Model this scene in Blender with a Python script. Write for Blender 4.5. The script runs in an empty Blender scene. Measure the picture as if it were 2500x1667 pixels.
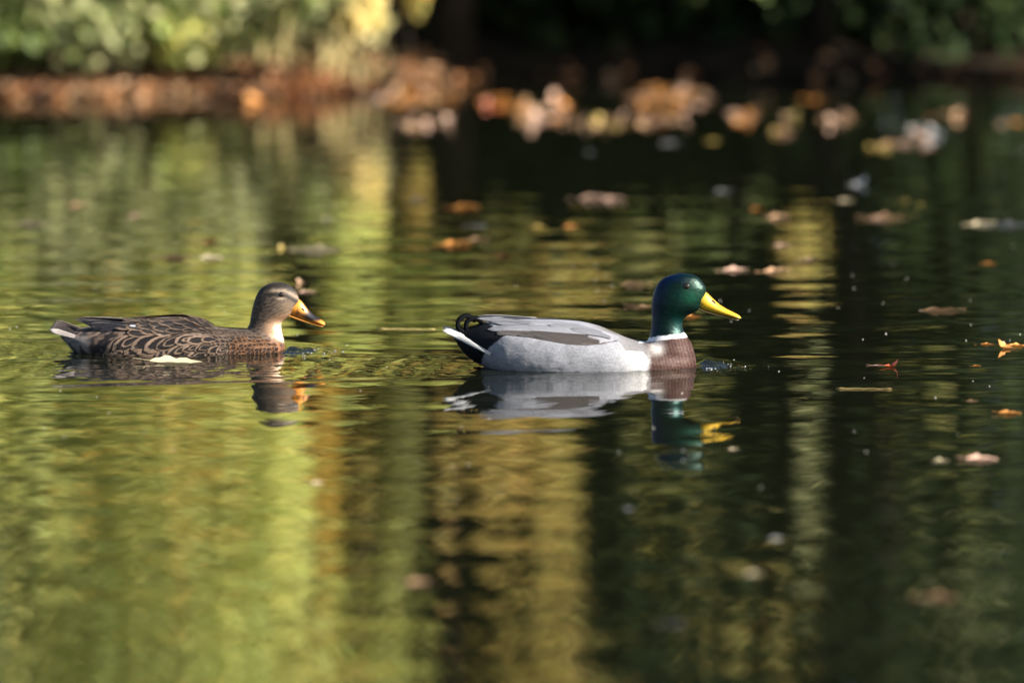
import bpy, bmesh, math, random
import numpy as np
from mathutils import Vector, Matrix
from mathutils.bvhtree import BVHTree

random.seed(7)
rng = np.random.default_rng(7)
SC = bpy.context.scene
COL = SC.collection

# ------------------------------------------------------------------ camera
CAM_H = 1.2
TILT = math.radians(5.487)
FPX = 16000.0                      # focal length in photograph pixels (2500 wide)
cam_d = bpy.data.cameras.new('camera')
cam = bpy.data.objects.new('camera', cam_d)
COL.objects.link(cam)
cam.location = (0, 0, CAM_H)
cam.rotation_euler = (math.pi / 2 - TILT, 0, 0)
cam_d.sensor_width = 36
cam_d.lens = 230.4
cam_d.clip_end = 3000
cam_d.dof.use_dof = True
cam_d.dof.focus_distance = 12.12
cam_d.dof.aperture_fstop = 2.55
SC.camera = cam

# ------------------------------------------------------------------ light
SUN_EL = math.radians(27)
SUN_TOWARD_CAM = math.radians(22)  # sun stands to the right, a little on the camera's side
to_sun = Vector((math.cos(SUN_EL) * math.cos(SUN_TOWARD_CAM),
                 -math.cos(SUN_EL) * math.sin(SUN_TOWARD_CAM), math.sin(SUN_EL)))
world = bpy.data.worlds.new('World')
SC.world = world
world.use_nodes = True
wn = world.node_tree
wn.nodes.clear()
sky = wn.nodes.new('ShaderNodeTexSky')
sky.sky_type = 'NISHITA'
sky.sun_disc = False
sky.dust_density = 1.2
sky.sun_elevation = SUN_EL
sky.sun_rotation = math.pi / 2 + SUN_TOWARD_CAM
bgn = wn.nodes.new('ShaderNodeBackground')
bgn.inputs['Strength'].default_value = 0.06
wo = wn.nodes.new('ShaderNodeOutputWorld')
wn.links.new(sky.outputs[0], bgn.inputs[0])
wn.links.new(bgn.outputs[0], wo.inputs[0])
sun_d = bpy.data.lights.new('sun', 'SUN')
sun_d.energy = 5.0
sun_d.angle = math.radians(0.53)
sun_d.color = (1.0, 0.93, 0.82)
sun = bpy.data.objects.new('sun', sun_d)
COL.objects.link(sun)
sun.rotation_euler = to_sun.to_track_quat('Z', 'Y').to_euler()
sun.location = (20, -5, 15)

vs = SC.view_settings
vs.view_transform = 'Standard'
vs.look = 'None'
vs.exposure = 1.72
vs.gamma = 1.0
vs.use_curve_mapping = False
cy = SC.cycles
cy.use_denoising = True
cy.max_bounces = 6
cy.diffuse_bounces = 3
cy.glossy_bounces = 3
cy.transmission_bounces = 4
cy.transparent_max_bounces = 4
cy.sample_clamp_indirect = 6.0
cy.blur_glossy = 0.3


# ------------------------------------------------------------------ helpers
def tag(o, label=None, cat=None, group=None, kind=None):
    if label: o['label'] = label
    if cat: o['category'] = cat
    if group: o['group'] = group
    if kind: o['kind'] = kind
    return o


def empty(name, loc=(0, 0, 0), rz=0.0):
    o = bpy.data.objects.new(name, None)
    o.empty_display_size = 0.05
    COL.objects.link(o)
    o.location = loc
    o.rotation_euler = (0, 0, rz)
    return o


def mesh_obj(name, verts, faces, mat=None, parent=None, smooth=True, cols=None, uvs=None):
    me = bpy.data.meshes.new(name)
    me.from_pydata([tuple(v) for v in verts], [], [tuple(f) for f in faces])
    if smooth:
        me.polygons.foreach_set('use_smooth', np.ones(len(me.polygons), dtype=bool))
    if cols is not None:
        set_cols(me, cols)
    if uvs is not None:
        uvl = me.uv_layers.new(name='UVMap')
        vi = np.zeros(len(me.loops), dtype=np.int32)
        me.loops.foreach_get('vertex_index', vi)
        uvl.data.foreach_set('uv', np.asarray(uvs, dtype=np.float32)[vi].ravel())
    me.update()
    o = bpy.data.objects.new(name, me)
    COL.objects.link(o)
    if mat: me.materials.append(mat)
    if parent is not None: o.parent = parent
    return o


def set_cols(me, cols):
    a = me.color_attributes.new('tint', 'FLOAT_COLOR', 'POINT')
    c = np.ones((len(me.vertices), 4), dtype=np.float32)
    c[:, :3] = cols
    a.data.foreach_set('color', c.ravel())


def tube(pts, rad, n=8):
    pts = [Vector(p) for p in pts]
    V, F = [], []
    for i, p in enumerate(pts):
        d = (pts[min(i + 1, len(pts) - 1)] - pts[max(i - 1, 0)]).normalized()
        a = d.cross(Vector((0.31, 0.87, 0.21)))
        a.normalize()
        b = d.cross(a)
        for k in range(n):
            t = 2 * math.pi * k / n
            V.append(p + (a * math.cos(t) + b * math.sin(t)) * rad[i])
    for i in range(len(pts) - 1):
        for k in range(n):
            k2 = (k + 1) % n
            F.append((i * n + k, i * n + k2, (i + 1) * n + k2, (i + 1) * n + k))
    F.append(tuple(range(n - 1, -1, -1)))
    F.append(tuple((len(pts) - 1) * n + k for k in range(n)))
    return V, F


def join(parts):
    V, F = [], []
    for v, f in parts:
        o = len(V)
        V += list(v)
        F += [tuple(i + o for i in q) for q in f]
    return V, F


def hash3(i, j, k, s):
    n = (i * 374761393 + j * 668265263 + k * 2147483647 + s * 974711) & 0xffffffff
    n = ((n ^ (n >> 13)) * 1274126177) & 0xffffffff
    return ((n ^ (n >> 16)) & 0xffff) / 65535.0


def vnoise(p, scale, seed=0):
    q = np.asarray(p, dtype=np.float64) * scale
    i = np.floor(q).astype(np.int64)
    f = q - i
    f = f * f * (3 - 2 * f)
    r = 0
    for a in (0, 1):
        for b in (0, 1):
            for c in (0, 1):
                w = (f[:, 0] if a else 1 - f[:, 0]) * (f[:, 1] if b else 1 - f[:, 1]) * (f[:, 2] if c else 1 - f[:, 2])
                r = r + w * hash3(i[:, 0] + a, i[:, 1] + b, i[:, 2] + c, seed)
    return r


def sstep(a, b, x):
    t = np.clip((x - a) / (b - a), 0, 1)
    return t * t * (3 - 2 * t)


def mixc(A, B, m):
    m = np.asarray(m)[:, None]
    return A * (1 - m) + np.asarray(B, dtype=float)[None, :] * m if np.ndim(B) == 1 else A * (1 - m) + B * m


def ray_at(px, py):
    """direction through a point of the photograph, shown 2352 wide"""
    u = (px / 0.9408 - 1250.0) / FPX
    v = (py / 0.9408 - 833.5) / FPX
    c, s = math.cos(TILT), math.sin(TILT)
    d = Vector((u, c - v * s, -s - v * c))
    return d


def on_water(px, py):
    d = ray_at(px, py)
    t = CAM_H / -d.z
    return Vector((d.x * t, d.y * t, 0.0))


def at_depth(px, py, y):
    d = ray_at(px, py)
    t = y / d.y
    return Vector((d.x * t, y, CAM_H + d.z * t))


# ------------------------------------------------------------------ materials
def new_mat(name):
    m = bpy.data.materials.new(name)
    m.use_nodes = True
    nt = m.node_tree
    b = nt.nodes['Principled BSDF']
    return m, nt, b, nt.nodes['Material Output']


def N(nt, typ, **kw):
    n = nt.nodes.new(typ)
    for k, v in kw.items():
        if hasattr(n, k): setattr(n, k, v)
        else: n.inputs[k].default_value = v
    return n


def attr_col(nt):
    return N(nt, 'ShaderNodeAttribute', attribute_name='tint')


def grain(nt, col_socket, scale, amount, vec=None):
    """multiply a colour by fine noise"""
    no = N(nt, 'ShaderNodeTexNoise')
    no.inputs['Scale'].default_value = scale
    no.inputs['Detail'].default_value = 3
    if vec is not None: nt.links.new(vec, no.inputs['Vector'])
    mr = N(nt, 'ShaderNodeMapRange')
    mr.inputs['From Min'].default_value = 0.25
    mr.inputs['From Max'].default_value = 0.75
    mr.inputs['To Min'].default_value = 1 - amount
    mr.inputs['To Max'].default_value = 1 + amount
    nt.links.new(no.outputs['Fac'], mr.inputs['Value'])
    mx = N(nt, 'ShaderNodeVectorMath', operation='SCALE')
    nt.links.new(col_socket, mx.inputs[0])
    nt.links.new(mr.outputs['Result'], mx.inputs['Scale'])
    return mx.outputs['Vector'], no


def leaf_material(name, transl=0.4, rough=0.55, spec=0.3, grain_amt=0.25, color=None):
    m, nt, b, out = new_mat(name)
    if color is None:
        src = attr_col(nt).outputs['Color']
    else:
        oi = N(nt, 'ShaderNodeObjectInfo')
        hs = N(nt, 'ShaderNodeHueSaturation')
        hs.inputs['Color'].default_value = (*color, 1)
        mr = N(nt, 'ShaderNodeMapRange')
        mr.inputs['To Min'].default_value = 0.7
        mr.inputs['To Max'].default_value = 1.25
        nt.links.new(oi.outputs['Random'], mr.inputs['Value'])
        nt.links.new(mr.outputs['Result'], hs.inputs['Value'])
        src = hs.outputs['Color']
    tc = N(nt, 'ShaderNodeTexCoord')
    c, _ = grain(nt, src, 60, grain_amt, tc.outputs['Object'])
    nt.links.new(c, b.inputs['Base Color'])
    b.inputs['Roughness'].default_value = rough
    b.inputs['Specular IOR Level'].default_value = spec
    tr = N(nt, 'ShaderNodeBsdfTranslucent')
    nt.links.new(c, tr.inputs['Color'])
    mx = N(nt, 'ShaderNodeMixShader')
    mx.inputs[0].default_value = transl
    nt.links.new(b.outputs[0], mx.inputs[1])
    nt.links.new(tr.outputs[0], mx.inputs[2])
    nt.links.new(mx.outputs[0], out.inputs[0])
    return m


def plumage_material(name, rough=0.65, bump=0.0006, gscale=420, gamt=0.22, sheen=0.03, spec=0.25):
    m, nt, b, out = new_mat(name)
    tc = N(nt, 'ShaderNodeTexCoord')
    mp = N(nt, 'ShaderNodeMapping')
    mp.inputs['Scale'].default_value = (0.35, 1, 1)
    nt.links.new(tc.outputs['Object'], mp.inputs['Vector'])
    c, no = grain(nt, attr_col(nt).outputs['Color'], gscale, gamt, mp.outputs['Vector'])
    nt.links.new(c, b.inputs['Base Color'])
    b.inputs['Roughness'].default_value = rough
    b.inputs['Specular IOR Level'].default_value = spec
    b.inputs['Sheen Weight'].default_value = sheen
    b.inputs['Sheen Roughness'].default_value = 0.4
    n2 = N(nt, 'ShaderNodeTexNoise')
    n2.inputs['Scale'].default_value = gscale * 0.45
    n2.inputs['Detail'].default_value = 4
    nt.links.new(mp.outputs['Vector'], n2.inputs['Vector'])
    bp = N(nt, 'ShaderNodeBump')
    bp.inputs['Strength'].default_value = 1.0
    bp.inputs['Distance'].default_value = bump
    nt.links.new(n2.outputs['Fac'], bp.inputs['Height'])
    nt.links.new(bp.outputs[0], b.inputs['Normal'])
    return m


M_foliage = leaf_material('foliage', 0.46)
M_evergreen = leaf_material('evergreen', 0.08, rough=0.7, spec=0.08)
M_litter = leaf_material('leaf_litter', 0.15, rough=0.6)
M_plumage = plumage_material('plumage')


def bark_material():
    m, nt, b, out = new_mat('bark')
    tc = N(nt, 'ShaderNodeTexCoord')
    mp = N(nt, 'ShaderNodeMapping')
    mp.inputs['Scale'].default_value = (1, 1, 0.2)
    nt.links.new(tc.outputs['Object'], mp.inputs['Vector'])
    no = N(nt, 'ShaderNodeTexNoise')
    no.inputs['Scale'].default_value = 40
    no.inputs['Detail'].default_value = 6
    nt.links.new(mp.outputs[0], no.inputs['Vector'])
    cr = N(nt, 'ShaderNodeValToRGB')
    cr.color_ramp.elements[0].color = (0.009, 0.007, 0.005, 1)
    cr.color_ramp.elements[1].color = (0.045, 0.034, 0.024, 1)
    cr.color_ramp.elements[0].position = 0.3
    cr.color_ramp.elements[1].position = 0.75
    nt.links.new(no.outputs['Fac'], cr.inputs[0])
    nt.links.new(cr.outputs[0], b.inputs['Base Color'])
    b.inputs['Roughness'].default_value = 0.9
    b.inputs['Specular IOR Level'].default_value = 0.08
    bp = N(nt, 'ShaderNodeBump')
    bp.inputs['Distance'].default_value = 0.01
    nt.links.new(no.outputs['Fac'], bp.inputs['Height'])
    nt.links.new(bp.outputs[0], b.inputs['Normal'])
    return m


def soil_material():
    m, nt, b, out = new_mat('soil')
    tc = N(nt, 'ShaderNodeTexCoord')
    no = N(nt, 'ShaderNodeTexNoise')
    no.inputs['Scale'].default_value = 6
    no.inputs['Detail'].default_value = 10
    nt.links.new(tc.outputs['Object'], no.inputs['Vector'])
    cr = N(nt, 'ShaderNodeValToRGB')
    cr.color_ramp.elements[0].color = (0.006, 0.0045, 0.003, 1)
    cr.color_ramp.elements[1].color = (0.028, 0.02, 0.012, 1)
    cr.color_ramp.elements[0].position = 0.35
    cr.color_ramp.elements[1].position = 0.7
    nt.links.new(no.outputs['Fac'], cr.inputs[0])
    nt.links.new(cr.outputs[0], b.inputs['Base Color'])
    b.inputs['Roughness'].default_value = 0.95
    b.inputs['Specular IOR Level'].default_value = 0.08
    bp = N(nt, 'ShaderNodeBump')
    bp.inputs['Distance'].default_value = 0.05
    nt.links.new(no.outputs['Fac'], bp.inputs['Height'])
    nt.links.new(bp.outputs[0], b.inputs['Normal'])
    return m


def water_material():
    m, nt, b, out = new_mat('pond_water')
    b.inputs['Base Color'].default_value = (0.005, 0.006, 0.003, 1)
    b.inputs['Roughness'].default_value = 0.015
    b.inputs['IOR'].default_value = 1.36
    b.inputs['Specular IOR Level'].default_value = 0.62
    tc = N(nt, 'ShaderNodeTexCoord')
    hs = None
    for sc, amp, det, seedoff, sx in ((2.1, 0.0016, 1.0, 0, 0.75), (7.5, 0.00075, 1.5, 17, 0.6), (23.0, 0.00024, 1.0, 41, 0.5)):
        mp = N(nt, 'ShaderNodeMapping')
        mp.inputs['Location'].default_value = (seedoff, seedoff * 0.7, 0)
        mp.inputs['Rotation'].default_value = (0, 0, 0.15 * (seedoff % 3 - 1))
        mp.inputs['Scale'].default_value = (sx, 1, 1)
        nt.links.new(tc.outputs['Object'], mp.inputs['Vector'])
        no = N(nt, 'ShaderNodeTexNoise')
        no.inputs['Scale'].default_value = sc
        no.inputs['Detail'].default_value = det
        nt.links.new(mp.outputs[0], no.inputs['Vector'])
        mu = N(nt, 'ShaderNodeMath', operation='MULTIPLY')
        mu.inputs[1].default_value = amp
        nt.links.new(no.outputs['Fac'], mu.inputs[0])
        if hs is None: hs = mu.outputs[0]
        else:
            ad = N(nt, 'ShaderNodeMath', operation='ADD')
            nt.links.new(hs, ad.inputs[0])
            nt.links.new(mu.outputs[0], ad.inputs[1])
            hs = ad.outputs[0]
    bp = N(nt, 'ShaderNodeBump')
    bp.inputs['Strength'].default_value = 1.0
    bp.inputs['Distance'].default_value = 1.0
    nt.links.new(hs, bp.inputs['Height'])
    nt.links.new(bp.outputs[0], b.inputs['Normal'])
    return m


M_bark = bark_material()
M_soil = soil_material()
M_water = water_material()

# ------------------------------------------------------------------ where the ducks float
DRAKE = Vector((0.1466, 12.0, 0.0))
HEN = Vector((-0.632, 12.296, 0.0))

# ------------------------------------------------------------------ ground and water


def shore_y(x):
    x = np.asarray(x, dtype=float)
    return 20.50 + 0.85 * sstep(-0.72, -0.05, x) - 1.6 * sstep(1.85, 2.35, x) + 0.08 * np.sin(x * 5.1) + 0.05 * np.sin(x * 11.7 + 1)


def ground_z(x, y):
    x = np.asarray(x, float); y = np.asarray(y, float)
    far = y - shore_y(x)
    z_far = np.where(far > 0, 0.01 + 0.09 * (1 - np.exp(-far / 0.5)) + 0.05 * np.maximum(far - 0.4, 0), np.maximum(far * 0.35, -0.5))
    z_near = np.where(y < 1.0, 0.01 + np.minimum((1.0 - y) * 0.15, 0.6), np.maximum((1.0 - y) * 0.3, -0.5))
    z = np.where(y > 11, z_far, z_near)
    side = np.abs(x) - 24
    z = np.where((side > 0) & (y > 1) & (far < 0), np.minimum(0.3, side * 0.2 - 0.5), z)
    z = z + np.where(z > 0.0, 0.02 * np.sin(x * 3 + y * 2), 0)
    return np.minimum(z, 3.0)


def grid_mesh(name, xs, ys, zfun, mat):
    X, Y = np.meshgrid(xs, ys)
    Z = zfun(X, Y)
    nx, ny = len(xs), len(ys)
    co = np.stack([X, Y, Z], -1).reshape(-1, 3).astype(np.float32)
    i = np.arange(nx * ny).reshape(ny, nx)
    q = np.stack([i[:-1, :-1], i[:-1, 1:], i[1:, 1:], i[1:, :-1]], -1).reshape(-1, 4)
    me = bpy.data.meshes.new(name)
    me.vertices.add(len(co))
    me.vertices.foreach_set('co', co.ravel())
    me.loops.add(q.size)
    me.loops.foreach_set('vertex_index', q.ravel().astype(np.int32))
    me.polygons.add(len(q))
    me.polygons.foreach_set('loop_start', np.arange(0, q.size, 4, dtype=np.int32))
    me.polygons.foreach_set('use_smooth', np.ones(len(q), dtype=bool))
    me.update(calc_edges=True)
    me.materials.append(mat)
    o = bpy.data.objects.new(name, me)
    COL.objects.link(o)
    return o


def joinspace(*segs):
    out = []
    for a, b, s in segs:
        out.append(np.arange(a, b - 1e-6, s))
    out.append([segs[-1][1]])
    return np.concatenate(out)


gx = joinspace((-900, -100, 100), (-100, -30, 10), (-30, -5, 1.0), (-5, 5, 0.12), (5, 30, 1.0), (30, 100, 10), (100, 900, 100))
gy = joinspace((-900, -100, 100), (-100, -10, 10), (-10, 19, 1.0), (19, 24, 0.08), (24, 40, 1.0), (40, 100, 10), (100, 900, 100))
tag(grid_mesh('ground', gx, gy, ground_z, M_soil), kind='structure')


def wake(X, Y):
    Z = np.zeros_like(X)
    P = np.stack([X.ravel(), Y.ravel(), 0 * X.ravel()], -1)
    near = (np.abs(X) < 1.6) & (Y > 10.8) & (Y < 13.6)
    fine = np.zeros(X.size)
    sel = near.ravel()
    fine[sel] = (vnoise(P[sel], 60, 3) - 0.5) + 0.6 * (vnoise(P[sel], 120, 4) - 0.5)
    fine = fine.reshape(X.shape)
    for c, bow, hw, amp in ((DRAKE, 0.192, 0.075, 1.0), (HEN, 0.202, 0.065, 0.9)):
        bx = c.x + bow
        dx, dy = X - bx, Y - c.y
        # heaped water in front of the breast
        m = np.exp(-((dx - 0.022) / 0.036) ** 2 - (dy / 0.055) ** 2)
        Z += amp * (0.0055 * m + 0.0080 * m * fine)
        m2 = np.exp(-((dx - 0.05) / 0.045) ** 2 - (dy / 0.09) ** 2)
        Z += amp * 0.0045 * m2 * fine
        # curved rings ahead
        r = np.hypot(dx + 0.05, dy * 0.8)
        Z += amp * 0.0012 * np.sin(r * 2 * math.pi / 0.030) * np.exp(-((r - 0.10) / 0.045) ** 2) * sstep(-0.03, 0.02, dx) * (1 + 1.5 * fine)
        # diverging wake arms and water line along the flanks
        s = np.maximum(-dx, 0)
        for k, off in enumerate((0.0, 0.085, 0.17)):
            r0 = hw * np.minimum(1, s / 0.12) + 0.26 * np.maximum(s - off, 0) + 0.01
            env = np.exp(-s / 0.9) * sstep(0, 0.03, s - off)
            a = np.abs(dy)
            Z += amp * 0.0020 * env * (np.exp(-((a - r0) / 0.022) ** 2) - 0.6 * np.exp(-((a - r0 + 0.04) / 0.025) ** 2)) / (1 + k * 0.6)
        # disturbed rim where the water touches the body
        el = np.hypot((dx + 0.19) / 0.215, dy / (hw + 0.022))
        Z += amp * (0.0030 * fine + 0.0012) * np.exp(-((el - 1.03) / 0.07) ** 2)
        # transverse ripple behind the tail
        bsel = np.exp(-((dy) / 0.16) ** 2) * sstep(0.35, 0.55, s) * np.exp(-(s - 0.4).clip(0) / 0.5)
        Z += amp * 0.0022 * bsel * (1 + 2.5 * fine) * np.sin(s * 2 * math.pi / 0.075 + dy * 9)
    # gentle long swell over the pond
    Z += 0.0004 * np.sin(Y * 17 + X * 3.0 + 1.4 * np.sin(X * 2.1)) * np.exp(-np.abs(X) / 12) * ((Y > 5) & (Y < 22))
    Z += 0.00022 * np.sin(Y * 29 - X * 7.0 + 1.1 * np.sin(X * 3.7 + 2)) * ((Y > 5) & (Y < 22) & (np.abs(X) < 8))
    return Z


wx = joinspace((-26, -4, 1.0), (-4, -1.25, 0.06), (-1.25, 1.15, 0.0075), (1.15, 4, 0.06), (4, 26, 1.0))
wy = joinspace((-1, 6, 0.5), (6, 11.5, 0.035), (11.5, 12.75, 0.0075), (12.75, 22.2, 0.035))
tag(grid_mesh('pond_water', wx, wy, wake, M_water), kind='structure')

# ------------------------------------------------------------------ foliage
HEXA = np.array([(-0.5, 0, 0), (-0.22, 0.26, 0.05), (0.15, 0.24, 0.06), (0.5, 0, -0.03), (0.15, -0.24, 0.06), (-0.22, -0.26, 0.05)])


LIGHTWARD = np.array(to_sun) * 0.9 + np.array([0, -0.8, 0])    # leaves turn to the sun and the open water


def leaf_cloud(name, blobs, mat, parent=None, kind=None, gravity=0.3, aspect=1.0, facing=0.8):
    """blobs: (centre, radii, count, size, palette, evenness); leaves in ellipsoids"""
    VC, CC = [], []
    for (c, r, n, size, pal, shell) in blobs:
        n = int(n)
        d = rng.normal(size=(n, 3))
        d /= np.linalg.norm(d, axis=1)[:, None]
        rad = rng.random(n) ** shell
        pos = np.array(c) + d * rad[:, None] * np.array(r)
        s = size * (0.65 + 0.7 * rng.random(n))
        # random frame, biased to facing out and up
        nrm = rng.normal(size=(n, 3)) * 0.8 + d * 0.5 + np.array([0, 0, gravity]) + facing * LIGHTWARD
        nrm /= np.linalg.norm(nrm, axis=1)[:, None]
        t = np.cross(nrm, rng.normal(size=(n, 3)))
        t /= np.linalg.norm(t, axis=1)[:, None]
        b = np.cross(nrm, t)
        v = (HEXA[None, :, 0, None] * t[:, None] + HEXA[None, :, 1, None] * aspect * b[:, None] + HEXA[None, :, 2, None] * nrm[:, None]) * s[:, None, None] + pos[:, None]
        P = np.array(pal)
        w = rng.random((n, 1))
        col = P[rng.integers(0, len(P), n)] * (1 - w) + P[rng.integers(0, len(P), n)] * w
        col = col * (0.75 + 0.5 * rng.random((n, 1)))
        VC.append(v.reshape(-1, 3))
        CC.append(np.repeat(col, 6, axis=0))
    co = np.concatenate(VC).astype(np.float32)
    cc = np.concatenate(CC)
    nl = len(co) // 6
    me = bpy.data.meshes.new(name)
    me.vertices.add(len(co))
    me.vertices.foreach_set('co', co.ravel())
    idx = np.arange(nl)[:, None] * 6 + np.array([[0, 1, 2, 3, 0, 3, 4, 5]])
    me.loops.add(nl * 8)
    me.loops.foreach_set('vertex_index', idx.ravel().astype(np.int32))
    me.polygons.add(nl * 2)
    me.polygons.foreach_set('loop_start', np.arange(0, nl * 8, 4, dtype=np.int32))
    me.update(calc_edges=True)
    set_cols(me, cc)
    me.materials.append(mat)
    o = bpy.data.objects.new(name, me)
    COL.objects.link(o)
    if parent is not None: o.parent = parent
    if kind: o['kind'] = kind
    return o


PAL = {
    'lime': [(0.60, 0.60, 0.17), (0.52, 0.60, 0.19), (0.66, 0.58, 0.15), (0.36, 0.45, 0.12)],
    'pale': [(0.36, 0.37, 0.17), (0.22, 0.26, 0.08), (0.48, 0.46, 0.22), (0.10, 0.13, 0.04)],
    'gold': [(0.62, 0.44, 0.12), (0.56, 0.47, 0.14), (0.40, 0.38, 0.11), (0.54, 0.33, 0.09)],
    'ochre': [(0.50, 0.40, 0.10), (0.40, 0.38, 0.10), (0.24, 0.24, 0.06), (0.46, 0.30, 0.08)],
    'orange': [(0.55, 0.27, 0.05), (0.58, 0.40, 0.07), (0.42, 0.38, 0.08)],
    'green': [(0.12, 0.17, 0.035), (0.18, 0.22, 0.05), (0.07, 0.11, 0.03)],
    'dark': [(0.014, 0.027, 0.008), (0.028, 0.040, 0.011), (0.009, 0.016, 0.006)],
    'olive': [(0.16, 0.17, 0.04), (0.26, 0.24, 0.05), (0.09, 0.11, 0.03)],
    'cream': [(0.62, 0.52, 0.24), (0.60, 0.44, 0.12), (0.50, 0.50, 0.25)],
    'litter': [(0.34, 0.15, 0.06), (0.42, 0.22, 0.10), (0.22, 0.09, 0.035), (0.46, 0.30, 0.17), (0.13, 0.06, 0.03)],
}


def woody(name, label, cat, base, blobs, trunk_r=0.03, mat=M_foliage, lean=(0, 0), height=None, group=None, stems=1, twigs=5, gravity=0.3):
    """a tree or shrub: trunk, branches to its leaf masses, crown"""
    bx, by = base
    bz = float(ground_z(bx, by)) - 0.05
    root = empty(name, (bx, by, bz))
    tag(root, label, cat, group)
    top = height if height else max(b[0][2] for b in blobs)
    r2 = random.Random(hash(name + str(base)) & 0xffff if False else int(abs(bx * 1000) + by * 10))
    for s in range(stems):
        pts, rad = [], []
        ox, oy = (r2.uniform(-0.12, 0.12), r2.uniform(-0.1, 0.1)) if stems > 1 else (0, 0)
        for k in range(9):
            t = k / 8
            pts.append((ox + lean[0] * t + (r2.uniform(-0.02, 0.02) if k else 0) + ox * t * 3, oy + lean[1] * t + (r2.uniform(-0.02, 0.02) if k else 0) + oy * t * 2, t * (top - bz)))
            rad.append(trunk_r * (1.25 - 0.85 * t) * (1.25 if k == 0 else 1))
        v, f = tube(pts, rad, 9)
        mesh_obj('trunk' if stems == 1 else 'stem', v, f, M_bark, root)
    lb = []
    for (c, r, n, size, pal, shell) in blobs:
        lb.append(((c[0] - bx, c[1] - by, c[2] - bz), r, n, size, PAL[pal], shell))
    for (c, r, *_) in lb[:twigs]:
        z0 = min(max(c[2] - r[2] * 0.8, 0.1), top - bz)
        t = z0 / max(top - bz, 0.1)
        p0 = Vector((lean[0] * t, lean[1] * t, z0))
        p3 = Vector(c) + Vector((0, 0, r[2] * 0.3))
        pts = [p0.lerp(p3, k / 5) + Vector((0, 0, -0.05 * math.sin(k / 5 * 3.1))) for k in range(6)]
        v, f = tube(pts, [trunk_r * 0.45 * (1 - 0.14 * k) for k in range(6)], 6)
        mesh_obj('branch', v, f, M_bark, root)
    leaf_cloud('crown', lb, mat, root, gravity=gravity)
    return root


# left: sunlit yellow green shrubs at the water's edge
woody('hazel_shrub', 'tall lime and yellow leaved shrub at the left end of the sunlit bank', 'shrub', (-1.75, 21.0),
      [((-1.7, 20.9, 0.9), (0.6, 0.5, 0.8), 3000, 0.055, 'lime', 0.6), ((-1.9, 21.1, 2.0), (0.8, 0.6, 0.9), 3000, 0.06, 'lime', 0.6),
       ((-1.35, 20.75, 0.35), (0.4, 0.3, 0.32), 1200, 0.05, 'pale', 0.6), ((-2.3, 21.0, 0.5), (0.6, 0.5, 0.5), 1200, 0.055, 'pale', 0.6)],
      0.035, stems=4)
woody('hazel_shrub', 'broad yellow green shrub glowing in the sun beside the pale reeds', 'shrub', (-1.05, 20.95),
      [((-1.05, 20.85, 1.0), (0.38, 0.4, 0.6), 3200, 0.05, 'lime', 0.6), ((-1.0, 20.95, 1.9), (0.5, 0.5, 0.7), 3000, 0.055, 'lime', 0.6),
       ((-0.98, 20.7, 0.30), (0.28, 0.25, 0.25), 900, 0.05, 'pale', 0.6), ((-0.82, 20.9, 2.6), (0.45, 0.5, 0.6), 1500, 0.055, 'lime', 0.6),
       ((-0.76, 20.8, 1.25), (0.13, 0.25, 0.5), 900, 0.05, 'lime', 0.6),
       ((-1.05, 20.6, 1.1), (0.45, 0.25, 0.7), 220, 0.05, 'orange', 0.8)],
      0.028, stems=4)
# low undergrowth between the shrubs and the water
woody('bramble_bush', 'low grey green bramble hanging over brown leaves on the bank', 'bush', (-1.25, 20.62),
      [((-1.3, 20.6, 0.19), (0.22, 0.14, 0.12), 420, 0.05, 'pale', 0.7), ((-1.05, 20.62, 0.21), (0.2, 0.14, 0.12), 330, 0.055, 'lime', 0.7),
       ((-1.55, 20.62, 0.2), (0.2, 0.15, 0.12), 260, 0.05, 'green', 0.7)], 0.008, stems=5)
woody('yellow_herb', 'low plant with cream and yellow leaves glowing at the bank edge', 'plant', (-0.50, 20.55),
      [((-0.47, 20.5, 0.26), (0.10, 0.08, 0.09), 120, 0.06, 'cream', 0.7), ((-0.62, 20.5, 0.30), (0.10, 0.08, 0.12), 110, 0.055, 'pale', 0.7),
       ((-0.52, 20.55, 0.42), (0.14, 0.1, 0.12), 140, 0.055, 'lime', 0.7)], 0.006, stems=3)
# middle: thin trees
woody('birch_sapling', 'slender dark sapling with orange yellow leaves between lime shrub and trees', 'tree', (-0.66, 21.25),
      [((-0.60, 21.0, 1.25), (0.075, 0.2, 0.5), 300, 0.05, 'orange', 0.8), ((-0.6, 21.1, 2.2), (0.25, 0.3, 0.5), 800, 0.05, 'gold', 0.7)], 0.022)
woody('young_tree', 'thin dark trunked tree with green and yellow leaves over the water', 'tree', (-0.485, 21.45),
      [((-0.36, 21.1, 1.2), (0.08, 0.2, 0.5), 700, 0.05, 'olive', 0.7), ((-0.42, 21.0, 0.60), (0.13, 0.18, 0.16), 650, 0.05, 'lime', 0.7),
       ((-0.31, 20.9, 0.36), (0.05, 0.1, 0.14), 160, 0.05, 'gold', 0.7), ((-0.52, 20.95, 0.75), (0.12, 0.15, 0.25), 260, 0.05, 'lime', 0.8), ((-0.48, 21.0, 1.3), (0.06, 0.15, 0.45), 90, 0.05, 'ochre', 0.8), ((-0.45, 21.2, 2.1), (0.25, 0.3, 0.5), 800, 0.055, 'lime', 0.7)], 0.036)
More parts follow.
